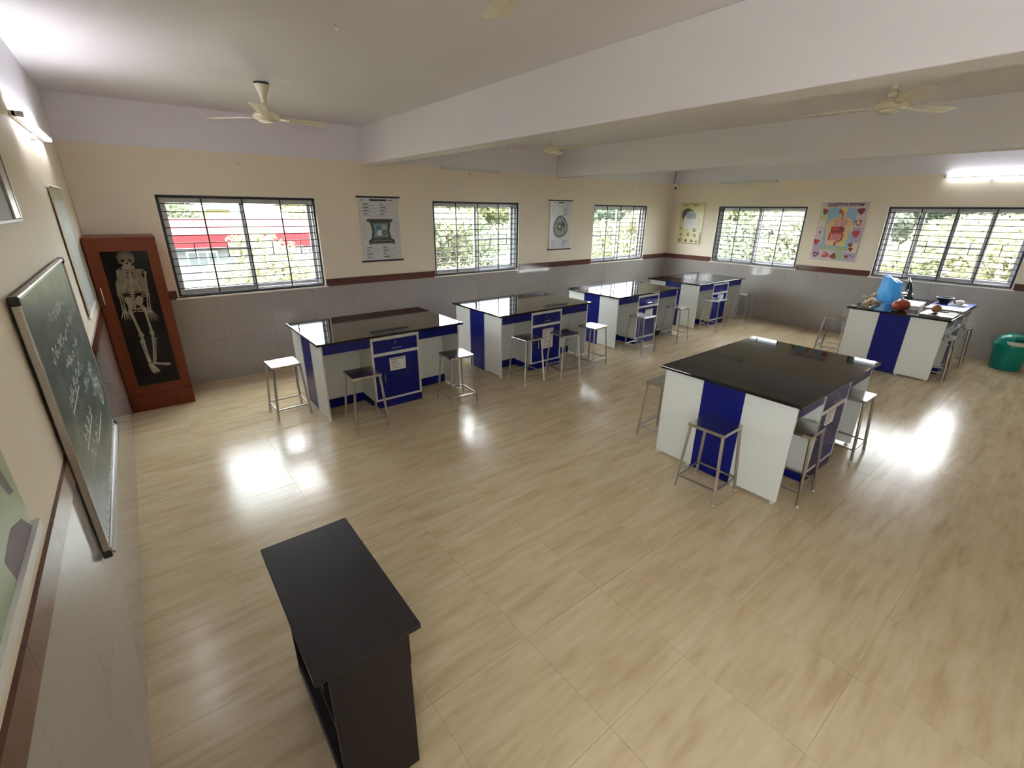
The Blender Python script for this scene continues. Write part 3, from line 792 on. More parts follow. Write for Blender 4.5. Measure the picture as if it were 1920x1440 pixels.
while k < hh - .05:
    s = rnd.uniform(.03, .06); stroke([(-hw + .034, k), (-hw + .034 + rnd.random()*.03, k + s*.5), (-hw + .034, k + s)], .007); k += s*1.6
mb.build('chalk_dust', CHALK, r)['kind'] = 'stuff'
MB().box((fx1 - .002, -hw + .03, -.004), (fx1 + .012, hw - .03, .004)).build('chalk_ledge', BOARDFR, r)

# ------------------------------------------------------------------ charts and posters
def frame_M(wall, s0, z0):
    if wall == 'B': return Matrix(((1, 0, 0, s0), (0, 0, -1, 0), (0, 1, 0, z0), (0, 0, 0, 1)))
    if wall == 'C': return Matrix(((0, 0, -1, L), (-1, 0, 0, s0), (0, 1, 0, z0), (0, 0, 0, 1)))
    if wall == 'A': return Matrix(((0, 0, 1, 0), (1, 0, 0, s0), (0, 1, 0, z0), (0, 0, 0, 1)))
class Poster:
    """local x right, y up, z out of the wall; prints are thin layers on the sheet"""
    def __init__(s, name, wall, s0, z0, wd, ht, label, cat, sheet, d=.014, group=None):
        s.r = thing(name, (0, 0, 0), label, cat, group); s.r.matrix_world = frame_M(wall, s0, z0)
        s.w, s.h, s.d = wd, ht, d; s.n = 0; s.layers = {}
        n = 12; vs = []
        MB().box((0, 0, d - .0012), (wd, ht, d)).build('sheet', sheet, s.r)
    def poly(s, col, pts, name='print'):
        key = (col, name)
        if key not in s.layers: s.n += 1; s.layers[key] = (MB(), s.d + .0003*s.n)
        mb, z = s.layers[key]
        mb.add([(x, y, z) for x, y in pts], [tuple(range(len(pts)))])
    def rect(s, col, x0, y0, x1, y1, name='print'): s.poly(col, [(x0, y0), (x1, y0), (x1, y1), (x0, y1)], name)
    def ell(s, col, cx, cy, rx, ry, name='print', n=18, rot=0, jit=0):
        pts = []
        for k in range(n):
            a = 2*PI*k/n; q = 1 + jit*math.sin(3*a + cx*9)
            x, y = rx*q*math.cos(a), ry*q*math.sin(a)
            pts.append((cx + x*math.cos(rot) - y*math.sin(rot), cy + x*math.sin(rot) + y*math.cos(rot)))
        s.poly(col, pts, name)
    def line(s, col, pts, wd, name='print'):
        for (x0, y0), (x1, y1) in zip(pts, pts[1:]):
            d = Vector((x1 - x0, y1 - y0)); n = Vector((-d.y, d.x)).normalized()*wd/2
            s.poly(col, [(x0 + n.x, y0 + n.y), (x0 - n.x, y0 - n.y), (x1 - n.x, y1 - n.y), (x1 + n.x, y1 + n.y)], name)
    def rods(s, mt, over, thick=.012, bottom=True):
        for y, nm in ((s.h, 'top_rod'),) + (((0, 'bottom_rod'),) if bottom else ()):
            MB().tube([(-over, y, s.d), (s.w + over, y, s.d)], thick, 10).build(nm, mt, s.r)
    def text(s, body, x, y, size, col, width=None, shear=0.0, name='title', bold=.0):
        cu = bpy.data.curves.new('title', 'FONT'); cu.body = body; cu.size = size; cu.shear = shear; cu.offset = bold
        o = bpy.data.objects.new('title_tmp', cu); C.objects.link(o)
        dg = bpy.context.evaluated_depsgraph_get(); me = bpy.data.meshes.new_from_object(o.evaluated_get(dg))
        C.objects.unlink(o); bpy.data.objects.remove(o)
        wd = max(v.co.x for v in me.vertices) - min(v.co.x for v in me.vertices)
        k = (width/wd) if width else 1
        s.n += 1
        for v in me.vertices: v.co = Vector((x + v.co.x*k, y + v.co.y, s.d + .0003*s.n + .0004))
        me.materials.clear(); me.materials.append(col)
        t = bpy.data.objects.new(name, me); C.objects.link(t); t.parent = s.r
        return t
    def done(s):
        for (col, name), (mb, z) in s.layers.items():
            if name.split('_')[0] in ('organ', 'patch', 'background', 'small', 'side', 'lungs') or name in ('lungs',):
                for f in mb.f:
                    MB().add([mb.v[i] for i in f], [tuple(range(len(f)))]).build(name.rstrip('s') if name.endswith('drawings') else name, col, s.r)
            else:
                o = mb.build(name, col, s.r)
                if len(mb.f) > 1: o['kind'] = 'stuff'

RODB = mat('black_rod', (0.02, 0.018, 0.018), 0.4)
CHART = mat('glossy_white_chart', (0.62, 0.63, 0.65), 0.22)
# plant cell chart
p = Poster('plant_cell_chart', 'B', 3.065, 1.415, .60, .90, 'white hanging chart with a dark waisted cell drawing and black rods', 'chart', CHART, group='wall charts')
p.rods(RODB, .032)
dk, tl_, lt, bl_ = flat('print_dark_olive', (.06, .062, .055)), flat('print_teal', (.13, .20, .20)), flat('print_pale_teal', (.33, .42, .42)), flat('print_blue', (.07, .18, .30))
p.poly(dk, [(.10, .60), (.48, .60), (.50, .565), (.46, .55), (.435, .43), (.46, .32), (.51, .30), (.51, .245), (.48, .235), (.47, .25), (.14, .25), (.13, .235), (.10, .245), (.10, .30), (.14, .32), (.165, .43), (.14, .55), (.09, .565)], 'diagram')
p.poly(tl_, [(.165, .545), (.43, .545), (.405, .43), (.43, .335), (.17, .335), (.195, .43)], 'diagram')
p.poly(lt, [(.20, .52), (.40, .52), (.385, .43), (.40, .36), (.20, .36), (.22, .43)], 'diagram_cell')
p.poly(bl_, [(.225, .505), (.30, .51), (.315, .45), (.28, .40), (.23, .41)], 'diagram_vacuole')
p.ell(flat('print_white', (.72, .74, .76)), .275, .405, .03, .045, 'diagram_vacuole_light'); p.ell(dk, .352, .405, .034, .04, 'diagram_nucleus'); p.ell(lt, .352, .405, .014, .016, 'diagram_nucleolus')
p.rect(dk, .17, .262, .45, .275, 'diagram_wall'); p.rect(tl_, .16, .285, .46, .30, 'diagram_base')
p.rect(INK, .16, .845, .42, .870, 'heading'); p.rect(INKG, .03, .845, .055, .87, 'emblem'); p.rect(INKG, .44, .85, .52, .865, 'heading_end')
rr_ = random.Random(5)
for col0 in (.05, .31):
    for k in range(4):
        for base in (.80, .19):
            z = base - k*.045
            p.rect(INK, col0, z, col0 + .05 + .05*rr_.random(), z + .010, 'text_lines')
            p.rect(INKG, col0, z - .016, col0 + .12 + .08*rr_.random(), z - .012, 'text_fine')
for k in range(8):
    z = .32 + k*.03
    p.rect(INKG, .02, z, .085, z + .003, 'pointer_lines'); p.rect(INKG, .51, z, .58, z + .003, 'pointer_lines')
p.done()
# animal cell chart
p = Poster('animal_cell_chart', 'B', 6.79, 1.435, .56, .905, 'white hanging chart with a round grey green cell drawing and black rods', 'chart', CHART, group='wall charts')
p.rods(RODB, .035)
gg = flat('print_grey_green', (.12, .15, .135)); g2 = flat('print_sage', (.26, .31, .285))
p.ell(gg, .29, .42, .195, .205, 'diagram', 28, jit=.05); p.ell(g2, .29, .425, .165, .17, 'diagram_cell', 28, jit=.06)
for k in range(14):
    a = k*2.4; p.ell(gg, .29 + .12*math.cos(a)*(.6 + .4*(k % 3)/2), .425 + .12*math.sin(a)*(.6 + .4*(k % 2)), .022, .013, 'diagram_organelle', 10, rot=a)
p.ell(dk, .27, .43, .062, .066, 'diagram_nucleus'); p.ell(lt, .265, .43, .035, .036, 'diagram_nucleolus'); p.ell(flat('print_black', (.02, .02, .02)), .365, .47, .03, .05, 'diagram_dark_body', rot=.5)
p.rect(INK, .22, .855, .35, .878, 'heading'); p.rect(INKG, .08, .862, .16, .87, 'heading_side'); p.rect(INKG, .40, .862, .48, .87, 'heading_side')
p.rect(INKG, .04, .80, .52, .804, 'heading_rule')
for k in range(7):
    p.rect(INKG, .34, .77 - k*.024, .34 + .10 + .06*rr_.random(), .778 - k*.024, 'text_lines'); p.rect(INKG, .05, .77 - k*.024, .12, .773 - k*.024, 'text_fine')
    p.rect(INKG, .34, .165 - k*.018, .34 + .08 + .09*rr_.random(), .171 - k*.018, 'text_lines'); p.rect(INKG, .06, .165 - k*.018, .15, .169 - k*.018, 'text_fine')
p.done()
# yellow life science chart
YEL = mat('yellow_chart', (0.60, 0.55, 0.27), 0.3)
p = Poster('yellow_chart', 'C', -.27, 1.465, .60, .88, 'yellow chart of small brown drawings beside the far corner', 'chart', YEL, group='wall charts')
MB().tube([(-.02, .88, .014), (.62, .88, .014)], .008, 8).build('top_rod', flat('yellow_rod', (.5, .46, .26)), p.r)
MB().tube([(-.02, 0, .014), (.62, 0, .014)], .008, 8).build('bottom_rod', flat('yellow_rod', (.5, .46, .26)), p.r)
ol = flat('print_olive_dark', (.07, .065, .045)); br = flat('print_brown', (.10, .07, .025)); pw = flat('print_pale', (.70, .71, .66)); pb = flat('print_pale_blue', (.42, .46, .50))
p.ell(ol, .20, .64, .165, .13, 'diagram', 22, jit=.06); p.poly(pw, [(.12, .33), (.46, .33), (.47, .58), (.40, .70), (.18, .68), (.11, .56)], 'diagram_cell')
p.ell(pb, .28, .62, .13, .09, 'diagram_body', 20, jit=.08)
for k in range(3): p.line(ol, [(.17, .66 - .04*k), (.24, .645 - .04*k), (.33, .655 - .04*k), (.40, .63 - .04*k)], .008, 'diagram_folds')
for x, y, s_ in [(.06, .33, .03), (.42, .30, .048), (.09, .19, .032), (.27, .20, .04), (.44, .18, .04), (.08, .07, .042), (.23, .06, .036), (.38, .06, .034), (.50, .05, .025)]:
    p.ell(br if x < .2 or y > .15 else ol, x, y, s_, s_*.8, 'small_drawings', 14, rot=x*7, jit=.15); p.ell(pw, x + .008, y, s_*.4, s_*.3, 'small_drawings_light', 10)
p.rect(ol, .30, .835, .44, .855, 'heading'); p.rect(br, .08, .825, .19, .838, 'heading_side'); p.rect(ol, .565, .02, .58, .25, 'side_bar'); p.rect(INKG, .12, .285, .26, .292, 'caption')
for k in range(6): p.rect(ol, .48, .55 - k*.04, .53, .556 - k*.04, 'text_lines')
p.done()
# digestive system poster
PINK = mat('pink_poster', (0.62, 0.50, 0.53), 0.3)
p = Poster('digestive_system_poster', 'C', -3.245, 1.325, .745, 1.03, 'pink poster titled digestive system with a human torso drawing', 'poster', PINK, group='wall charts')
MB().tube([(-.012, 1.03, .014), (.78, 1.03, .014)], .007, 8).build('top_rod', WHITEP, p.r); MB().tube([(-.012, 0, .014), (.76, 0, .014)], .007, 8).build('bottom_rod', WHITEP, p.r)
sky_ = flat('print_sky_blue', (.28, .47, .58)); skin = flat('print_skin', (.68, .47, .27)); skin2 = flat('print_skin_yellow', (.66, .55, .20)); red = flat('print_red', (.50, .045, .05)); dred = flat('print_dark_red', (.22, .018, .025)); pnk = flat('print_rose', (.62, .30, .27)); grn = flat('print_soft_green', (.36, .47, .24)); lil = flat('print_lilac', (.46, .36, .50)); crm = flat('print_cream', (.70, .64, .46))
p.rect(sky_, .135, .24, .60, .935, 'background_blue')
p.rect(crm, .012, .60, .135, .965, 'background_cream'); p.rect(lil, .012, .10, .135, .30, 'background_lilac'); p.rect(lil, .60, .34, .735, .60, 'background_lilac'); p.rect(grn, .135, .19, .60, .245, 'background_green'); p.rect(grn, .38, .02, .53, .16, 'background_green'); p.rect(lil, .54, .015, .735, .165, 'background_lilac')
p.rect(crm, .60, .165, .735, .33, 'background_cream')
p.poly(skin, [(.20, .265), (.53, .265), (.55, .45), (.535, .60), (.585, .47), (.60, .62), (.55, .735), (.44, .785), (.43, .83), (.45, .90), (.42, .945), (.36, .95), (.325, .915), (.32, .87), (.345, .83), (.335, .785), (.22, .74), (.155, .68), (.15, .55), (.19, .42)], 'torso')
p.poly(skin2, [(.42, .27), (.53, .27), (.545, .45), (.50, .52), (.44, .40)], 'torso_shade'); p.ell(skin2, .40, .90, .05, .05, 'torso_head')
p.ell(red, .335, .875, .028, .032, 'mouth'); p.line(dred, [(.365, .88), (.385, .82), (.385, .70), (.39, .62)], .016, 'gullet')
p.ell(pnk, .43, .68, .06, .075, 'lungs'); p.ell(pnk, .315, .67, .045, .07, 'lungs')
p.poly(dred, [(.245, .61), (.42, .615), (.47, .58), (.46, .52), (.38, .50), (.25, .505)], 'liver'); p.poly(red, [(.26, .60), (.37, .60), (.39, .545), (.27, .53)], 'liver_light')
p.line(red, [(.25, .36), (.245, .49), (.35, .50), (.455, .49), (.45, .37), (.38, .34), (.36, .29)], .034, 'large_intestine'); p.ell(pnk, .35, .42, .085, .062, 'small_intestine', jit=.06)
for k in range(4): p.line(red, [(.28, .385 + k*.022), (.32, .395 + k*.022), (.37, .38 + k*.022), (.42, .395 + k*.022)], .007, 'intestine_folds')
p.line(crm, [(.245, .345), (.30, .33), (.35, .275)], .014, 'hip_line'); p.line(crm, [(.46, .35), (.41, .33), (.36, .275)], .014, 'hip_line'); p.poly(dred, [(.335, .31), (.385, .31), (.36, .26)], 'lower_bowel')
for cx_, cy_, s_, c_ in [(.085, .88, .045, red), (.655, .885, .055, dred), (.655, .69, .05, red), (.66, .50, .058, red), (.06, .50, .03, red), (.05, .33, .05, red), (.085, .10, .05, dred), (.25, .10, .055, red), (.385, .085, .05, dred), (.60, .09, .03, br), (.62, .30, .035, dred), (.64, .225, .035, dred)]:
    p.ell(c_, cx_, cy_, s_, s_*.95, 'organ_drawings', 14, jit=.22)
p.ell(flat('print_green_dark', (.13, .20, .06)), .085, .845, .032, .03, 'organ_drawings_green'); p.ell(crm, .655, .69, .026, .033, 'organ_drawings_light'); p.ell(lil, .085, .10, .02, .024, 'organ_drawings_light'); p.ell(pnk, .235, .115, .022, .03, 'organ_drawings_light'); p.line(br, [(.60, .10), (.66, .115), (.72, .10)], .010, 'pancreas')
p.rect(crm, .03, .46, .055, .56, 'side_panel'); p.rect(skin2, .03, .72, .10, .80, 'side_panel'); p.rect(INKG, .10, .95, .25, .957, 'subtitle'); p.rect(INKG, .34, .172, .52, .177, 'caption')
p.text('DIGESTIVE SYSTEM', .10, .968, .068, flat('print_navy', (.03, .025, .12)), .58, .25, 'title', .002)
p.done()
# map chart on the chalkboard wall
p = Poster('map_chart', 'A', -2.07, 1.325, .87, .965, 'pale map chart with a yellow and orange border beside the cabinet', 'chart', mat('map_paper', (.66, .69, .69), .3), d=.012, group='wall charts')
yo_ = flat('print_ochre', (.55, .36, .10)); yb_ = flat('print_map_blue', (.56, .63, .66)); og = flat('print_rust', (.48, .16, .07)); mg = flat('print_map_green', (.50, .54, .34))
p.rect(yo_, 0, .22, .12, .965, 'border'); p.rect(og, 0, 0, .12, .22, 'border_lower'); p.rect(og, 0, .66, .05, .90, 'border_lower'); p.rect(mg, .12, .87, .87, .955, 'heading_band'); p.rect(yb_, .16, .06, .80, .82, 'map_sea')
p.poly(flat('print_map_land', (.60, .62, .58)), [(.22, .30), (.36, .14), (.50, .30), (.62, .48), (.56, .66), (.40, .76), (.26, .68), (.18, .50)], 'map_land')
p.rods(WHITEP, .02, .010); p.done()
# framed picture high on the chalkboard wall
r = thing('framed_picture', (0.001, -4.20, 2.09), 'black picture with wide silver side rails high above the chalkboard', 'picture')
fw_, fh_ = .45, .62
MB().box((0, -fw_ + .01, .005), (.016, fw_ - .01, fh_ - .005)).build('backing', BLACKP, r)
for z in (0, fh_ - .014): MB().box((0, -fw_, z), (.026, fw_, z + .014)).build('frame_rail', BLACKP, r, bevel=.002)
for y in (-fw_, fw_ - .17):
    MB().box((.014, y, .014), (.026, y + .17, fh_ - .014)).build('side_rail', BOARDFR, r, bevel=.002)
    MB().box((.026, y + (.125 if y > 0 else .03), .02), (.0275, y + (.14 if y > 0 else .045), fh_ - .02)).build('rail_groove', BLACKP, r)
MB().box((.016, -fw_ + .17, .014), (.018, fw_ - .17, fh_ - .014)).build('picture_sheet', INK, r)
# green chart on the near end of the chalkboard wall
p = Poster('green_map_chart', 'A', -6.12, 1.312, .87, .95, 'green and violet chart at the left edge near the camera', 'chart', mat('green_chart', (.33, .42, .26), .3), d=.012, group='wall charts')
vi = flat('print_violet', (.20, .17, .20)); dg_ = flat('print_deep_green', (.16, .24, .13))
p.poly(vi, [(.60, .0), (.86, .0), (.80, .06), (.70, .09), (.58, .07)], 'patch_violet'); p.poly(vi, [(.79, .14), (.83, .13), (.80, .22), (.74, .30), (.73, .24)], 'patch_violet'); p.poly(dg_, [(.50, .12), (.62, .15), (.55, .32), (.40, .30)], 'patch_green'); p.poly(vi, [(.1, .2), (.3, .25), (.25, .5), (.08, .45)], 'patch_violet')
p.done()
MB().box((-.01, -.035, .006), (.90, -.002, .024)).build('bottom_strip', WHITEP, p.r); MB().tube([(-.01, .95, .013), (.88, .95, .013)], .01, 8).build('top_rod', WHITEP, p.r)

# ------------------------------------------------------------------ green swing bin
r = thing('swing_bin', (10.36, -6.365, 0), 'teal green plastic swing lid bin by the side wall', 'bin')
MB().lathe([(.150, 0), (.165, .012), (.178, .12), (.196, .33), (.200, .365)], 32).build('body', TEAL, r)
MB().lathe([(.206, .355), (.208, .375), (.200, .39), (.188, .43), (.155, .485), (.10, .52), (.02, .53)], 32).build('dome_lid', TEAL, r)
def flap_pt(u, v):   # a patch on the dome that faces the room
    a = math.radians(200 + u*52); t = v; rr = .208 - .115*t**1.35; z = .385 + .135*t
    return Vector((rr*math.cos(a), rr*math.sin(a), z))
vs = []; fs = []; nu, nv = 12, 8
for j in range(nv + 1):
    for i in range(nu + 1):
        u = (i/nu*2 - 1)*(.35 + .65*math.sqrt(j/nv)); vs.append(flap_pt(u, j/nv) * 1.0 + Vector((math.cos(math.radians(200 + u*52)), math.sin(math.radians(200 + u*52)), .2))*.006)
for j in range(nv):
    for i in range(nu): fs.append((j*(nu+1)+i, j*(nu+1)+i+1, (j+1)*(nu+1)+i+1, (j+1)*(nu+1)+i))
fl = MB().add(vs, fs); fl.smooth = True; flap = fl.build('swing_flap', WHITEP, r)
sm = flap.modifiers.new('thick', 'SOLIDIFY'); sm.thickness = .004
MB().tube([flap_pt(-.25, .42)*1.06, flap_pt(0, .40)*1.065, flap_pt(.25, .42)*1.06], .008, 8).build('push_mark', BLACKP, flap)
MB().tube([flap_pt(-.35, .62)*1.05, flap_pt(-.30, .80)*1.06, flap_pt(0, .85)*1.06, flap_pt(.1, .70)*1.06], .004, 8).build('emblem_arrow', GREYP, flap)
for s in (-1, 1):
    a = math.radians(200 + s*92)
    MB().box((-.012, -.024, -.008), (.034, .024, .008)).build('side_grip', TEAL, r, bevel=.004).matrix_local = Matrix.Translation((.205*math.cos(a), .205*math.sin(a), .372)) @ Matrix.Rotation(a, 4, 'Z')

# ------------------------------------------------------------------ things on the model bench
TZ = BH
def onb(name, x, y, label, cat, rz=0, group=None): return thing(name, (x, y, TZ), label, cat, group, math.radians(rz))
# microscope with a blue plastic cover pulled half off
r = onb('microscope', 9.79, -5.075, 'black microscope standing beside its blue plastic cover', 'microscope', 215); r.scale = (1.12, 1.12, 1.05)
MB().prism([(-.09, -.06), (.03, -.09), (.09, -.05), (.09, .05), (.03, .09), (-.09, .06)], .028).build('base', BLACKP, r, bevel=.004)
MB().tube([(.06, 0, .02), (.085, 0, .10), (.08, 0, .20), (.03, 0, .27)], [.026, .024, .022, .02], 10).build('arm', BLACKP, r)
MB().box((-.075, -.065, .115), (.065, .065, .127)).build('stage', BLACKP, r, bevel=.002)
MB().lathe([(.022, .15), (.026, .17), (.026, .185)], 16, Matrix.Translation((-.02, 0, 0))).build('nosepiece', CHROME, r)
for k in range(3):
    a = k*2.1
    MB().tube([(-.02 + .010*math.cos(a), .010*math.sin(a), .165), (-.02 + .024*math.cos(a), .024*math.sin(a), .132)], [.008, .006], 8).build('objective', CHROME, r)
MB().tube([(-.02, 0, .18), (-.02, 0, .25), (.0, 0, .29)], [.021, .021, .019], 12).build('body_tube', BLACKP, r)
MB().tube([(.0, 0, .285), (-.06, 0, .345)], [.015, .013], 12).build('eyepiece', CHROME, r)
for s in (-1, 1): MB().lathe([(.024, 0), (.024, .018)], 16, Matrix.Translation((.085, s*.026, .075)) @ Matrix.Rotation(-s*PI/2, 4, 'X')).build('focus_knob', BLACKP, r)
MB().lathe([(.03, .03), (.02, .05), (.024, .085), (.0, .09)], 14, Matrix.Translation((-.02, 0, 0))).build('condenser', CHROME, r)
# translucent blue cover
bm_ = bmesh.new()
BLUEPL = bpy.data.materials.new('blue_translucent_plastic'); BLUEPL.use_nodes = True
nt = BLUEPL.node_tree; pb_ = nt.nodes['Principled BSDF']; pb_.inputs['Base Color'].default_value = (.10, .33, .55, 1); pb_.inputs['Roughness'].default_value = .25
tr_ = nt.nodes.new('ShaderNodeBsdfTransparent'); tr_.inputs[0].default_value = (.45, .72, .95, 1)
tl2 = nt.nodes.new('ShaderNodeBsdfTranslucent'); tl2.inputs[0].default_value = (.12, .42, .70, 1)
m1 = nt.nodes.new('ShaderNodeMixShader'); m1.inputs[0].default_value = .45; m2_ = nt.nodes.new('ShaderNodeMixShader'); m2_.inputs[0].default_value = .30
nt.links.new(pb_.outputs[0], m1.inputs[1]); nt.links.new(tl2.outputs[0], m1.inputs[2]); nt.links.new(m1.outputs[0], m2_.inputs[1]); nt.links.new(tr_.outputs[0], m2_.inputs[2])
nt.links.new(m2_.outputs[0], nt.nodes['Material Output'].inputs[0])
r = onb('microscope_cover', 9.55, -4.90, 'blue translucent plastic cover slumped over the microscope', 'plastic cover', -38)
rn = random.Random(11); rings = 12; seg = 28; vs = []; fs = []
for j in range(rings + 1):
    t = j/rings
    for k in range(seg):
        a = 2*PI*k/seg; c, s_ = math.cos(a), math.sin(a)
        sx = .100*(1 - .05*t); sy = .150*(1 - .06*t + .10*math.sin(t*5))
        q = (abs(c)**4 + abs(s_)**4)**-.25
        fold = 1 + .10*math.sin(a*5 + 1.9*t)*(1 - .6*t) + .05*math.sin(a*9 + 3*t) + .03*math.sin(a*3 + 7*t)
        vs.append((c*q*sx*fold + .05*t*t, s_*q*sy*fold + .03*t, .007 + (.34 + .05*math.sin(a - .6) + .014*math.sin(a*4))*t))
for j in range(rings):
    for k in range(seg): fs.append((j*seg+k, j*seg+(k+1) % seg, (j+1)*seg+(k+1) % seg, (j+1)*seg+k))
tb = len(vs); vs.append((.06, .03, .362))
for k in range(seg): fs.append((rings*seg+k, rings*seg+(k+1) % seg, tb))
mbc = MB().add(vs, fs); mbc.smooth = True; mbc.build('film', BLUEPL, r)
hem = [Vector(vs[k])*1.0 + Vector((0, 0, .004)) for k in range(seg)] + [Vector(vs[0]) + Vector((0, 0, .004))]
MB().tube(hem, .005, 6, cap=False).build('hem', BLUEPL, r)
# specimen box
r = onb('slide_box', 9.30, -5.265, 'white flat specimen box behind the red organ model', 'box', 4)
MB().box((-.27, -.125, 0), (.27, .125, .05)).build('box_body', WHITEP, r, bevel=.004)
MB().box((-.275, -.13, .05), (.275, .13, .062)).build('box_lid', PAPER, r, bevel=.003)
MB().box((.02, -.09, .062), (.23, .02, .0635)).build('green_label', flat('label_pale_green', (.42, .62, .52)), r); MB().box((.10, .04, .062), (.25, .10, .0635)).build('dark_label', INKG, r)
# red organ model
REDM = mat('red_organ', (.36, .045, .018), .32, noise=(5, (.46, .09, .03), (1, 1, 1)))
r = onb('organ_model', 8.84, -5.23, 'red lobed organ model at the bench edge above the blue strip', 'anatomy model', -50)
def lobe(v):
    v = v.copy(); v *= 1 + .05*math.sin(4*v.x + 3*v.y); return v
mb = MB().ball((-.028, 0, .072), (.070, .080, .072), 20, 14, lobe).ball((.038, .0, .080), (.078, .082, .079), 20, 14, lobe)
mb.build('lobes', REDM, r)
MB().tube([(.01, .02, .13), (.02, .03, .155), (.05, .04, .16)], [.022, .018, .014], 10).build('vessel', mat('pale_vessel', (.55, .38, .30), .4), r)
MB().tube([(-.10, -.02, .02), (-.05, -.06, .04), (.0, -.075, .07), (.02, -.07, .11)], .007, 8).build('vein', mat('dark_vein', (.16, .02, .02), .35), r)
MB().lathe([(.05, 0), (.05, .008), (.02, .012)], 16).build('stand', BLACKP, r)
# animal skull and loose bones
r = onb('skull_model', 8.825, -4.88, 'pale animal skull model at the near corner of the model bench', 'skull', -35)
mb = MB().ball((.02, 0, .085), (.060, .050, .052), 16, 12).tube([(0, 0, .075), (-.06, 0, .058), (-.125, 0, .042)], [.042, .032, .016], 12)
mb.build('cranium', BONE, r)
MB().tube([(.04, -.035, .05), (0, -.036, .018), (-.06, -.022, .012), (-.12, 0, .012), (-.06, .022, .012), (0, .036, .018), (.04, .035, .05)], .010, 8).build('jaw', BONE, r)
for s in (-1, 1): MB().ball((-.03, s*.036, .075), (.016, .010, .014), 8, 6).build('eye_socket', SOCKET, r); 
MB().tube([(.05, -.045, .09), (.0, -.062, .072), (-.05, -.040, .055)], .006, 8).build('cheek_arch', BONE, r); MB().tube([(.05, .045, .09), (.0, .062, .072), (-.05, .040, .055)], .006, 8).build('cheek_arch', BONE, r)
r = onb('limb_bone', 9.02, -4.84, 'ivory long bone propped over the skull model', 'bone', -28)
pts = [Vector((-.17, 0, .135)), Vector((-.15, 0, .128)), Vector((0, 0, .075)), Vector((.15, 0, .022)), Vector((.17, 0, .016))]
MB().tube(pts, [.012, .019, .0115, .018, .012], 10).build('shaft', BONE, r)
MB().ball((.165, .014, .018), (.02, .016, .016), 10, 8).build('knuckle', BONE, r); MB().ball((-.165, -.012, .135), (.018, .015, .015), 10, 8).build('knuckle', BONE, r)
MB().lathe([(.03, 0), (.022, .012), (.010, .10), (.010, .104)], 12, Matrix.Translation((-.10, 0, 0))).build('prop_stand', BONE, r)
r = onb('hand_bones', 8.645, -4.735, 'flat ivory bone piece lying on the near bench corner', 'bone', 15)
for k in range(4):
    MB().tube([(-.01, (k - 1.5)*.012, .008), (.05, (k - 1.5)*.02, .012), (.085, (k - 1.5)*.024, .008)], [.008, .006, .005], 7).build('finger_bones', BONE, r)
MB().ball((-.02, 0, .012), (.025, .03, .011), 10, 8).build('wrist_bones', BONE, r)
r = onb('vertebra_model', 9.30, -4.80, 'small pale bone model on a black stand behind the blue cover', 'bone', 20)
MB().lathe([(.04, 0), (.04, .01), (.008, .015), (.008, .09)], 14).build('stand', BLACKP, r)
mb = MB().ball((0, 0, .12), (.035, .03, .032), 12, 8).tube([(0, .02, .12), (0, .07, .105)], [.012, .006], 8).tube([(-.055, .02, .125), (.055, .02, .125)], .008, 8)
mb.build('bone_body', BONE, r)
# blue board, white board, bowl and model
BLUEB = mat('blue_board', (.03, .06, .42), .22)
r = onb('display_board', 9.87, -5.615, 'blue and white display board lying on the far end of the model bench', 'board')
MB().box((-.11, -.225, .0), (.44, .21, .018)).build('blue_panel', BLUEB, r, bevel=.002)
MB().box((-.46, -.225, .0), (-.115, .205, .016)).build('white_panel', WHITEP, r, bevel=.002)
r = thing('black_bowl', (10.06, -5.50, TZ + .018), 'black round bowl standing on the blue board', 'bowl')
MB().lathe([(.055, 0), (.075, .02), (.10, .06), (.108, .082), (.103, .082), (.094, .058), (.07, .024), (.0, .018)], 24, cap=False).build('bowl_body', BLACKP, r)
MB().lathe([(.101, .080), (.110, .080), (.110, .087), (.101, .087)], 24, cap=False).build('rim', GREYP, r)
r = thing('eye_model', (9.98, -5.68, TZ + .018), 'white and maroon sectioned anatomy model on the blue board', 'anatomy model')
MAROON = mat('maroon_model', (.13, .02, .05), .3)
MB().box((-.10, -.10, 0), (.12, .10, .012)).build('base_plate', PAPER, r)
MB().ball((-.03, -.02, .045), (.055, .05, .036), 16, 10).build('white_half', WHITEP, r); MB().ball((.05, .02, .035), (.06, .05, .026), 16, 10).build('maroon_half', MAROON, r)
MB().tube([(-.08, .05, .02), (0, .08, .03), (.08, .07, .02)], .010, 8).build('nerve', WHITEP, r)
# dissecting tray and fruit model
r = onb('instrument_tray', 8.93, -5.665, 'shallow steel tray of instruments at the near front corner of the model bench', 'tray')
MB().box((-.24, -.175, 0), (.24, .175, .006)).box((-.24, -.175, .006), (.24, -.170, .022)).box((-.24, .170, .006), (.24, .175, .022)).box((-.24, -.17, .006), (-.235, .17, .022)).box((.235, -.17, .006), (.24, .17, .022)).build('tray_body', STEEL, r)
for k in range(5):
    y = -.13 + k*.032
    t = MB().tube([(-.17, y, .012), (-.05, y + .008, .013), (.0, y + .010, .013)], [.006, .005, .003], 8).tube([(0, y + .01, .013), (.08, y + .012, .012)], [.0035, .001], 6)
    t.build('instrument', CHROME, r)
MB().box((-.20, .09, .006), (-.06, .15, .016)).build('white_card', PAPER, r); MB().box((.08, -.15, .006), (.21, -.06, .014)).build('white_card', PAPER, r)
r = thing('onion_model', (9.05, -5.60, TZ + .0065), 'orange and brown round model in the instrument tray', 'model')
ORANGE = mat('orange_brown_model', (.36, .10, .035), .35, noise=(6, (.30, .19, .07), (1, 1, 1)))
MB().lathe([(.0, .0), (.03, .004), (.052, .03), (.056, .055), (.048, .085), (.028, .104), (.010, .112), (.0, .113)], 20, cap=False).build('bulb', ORANGE, r)
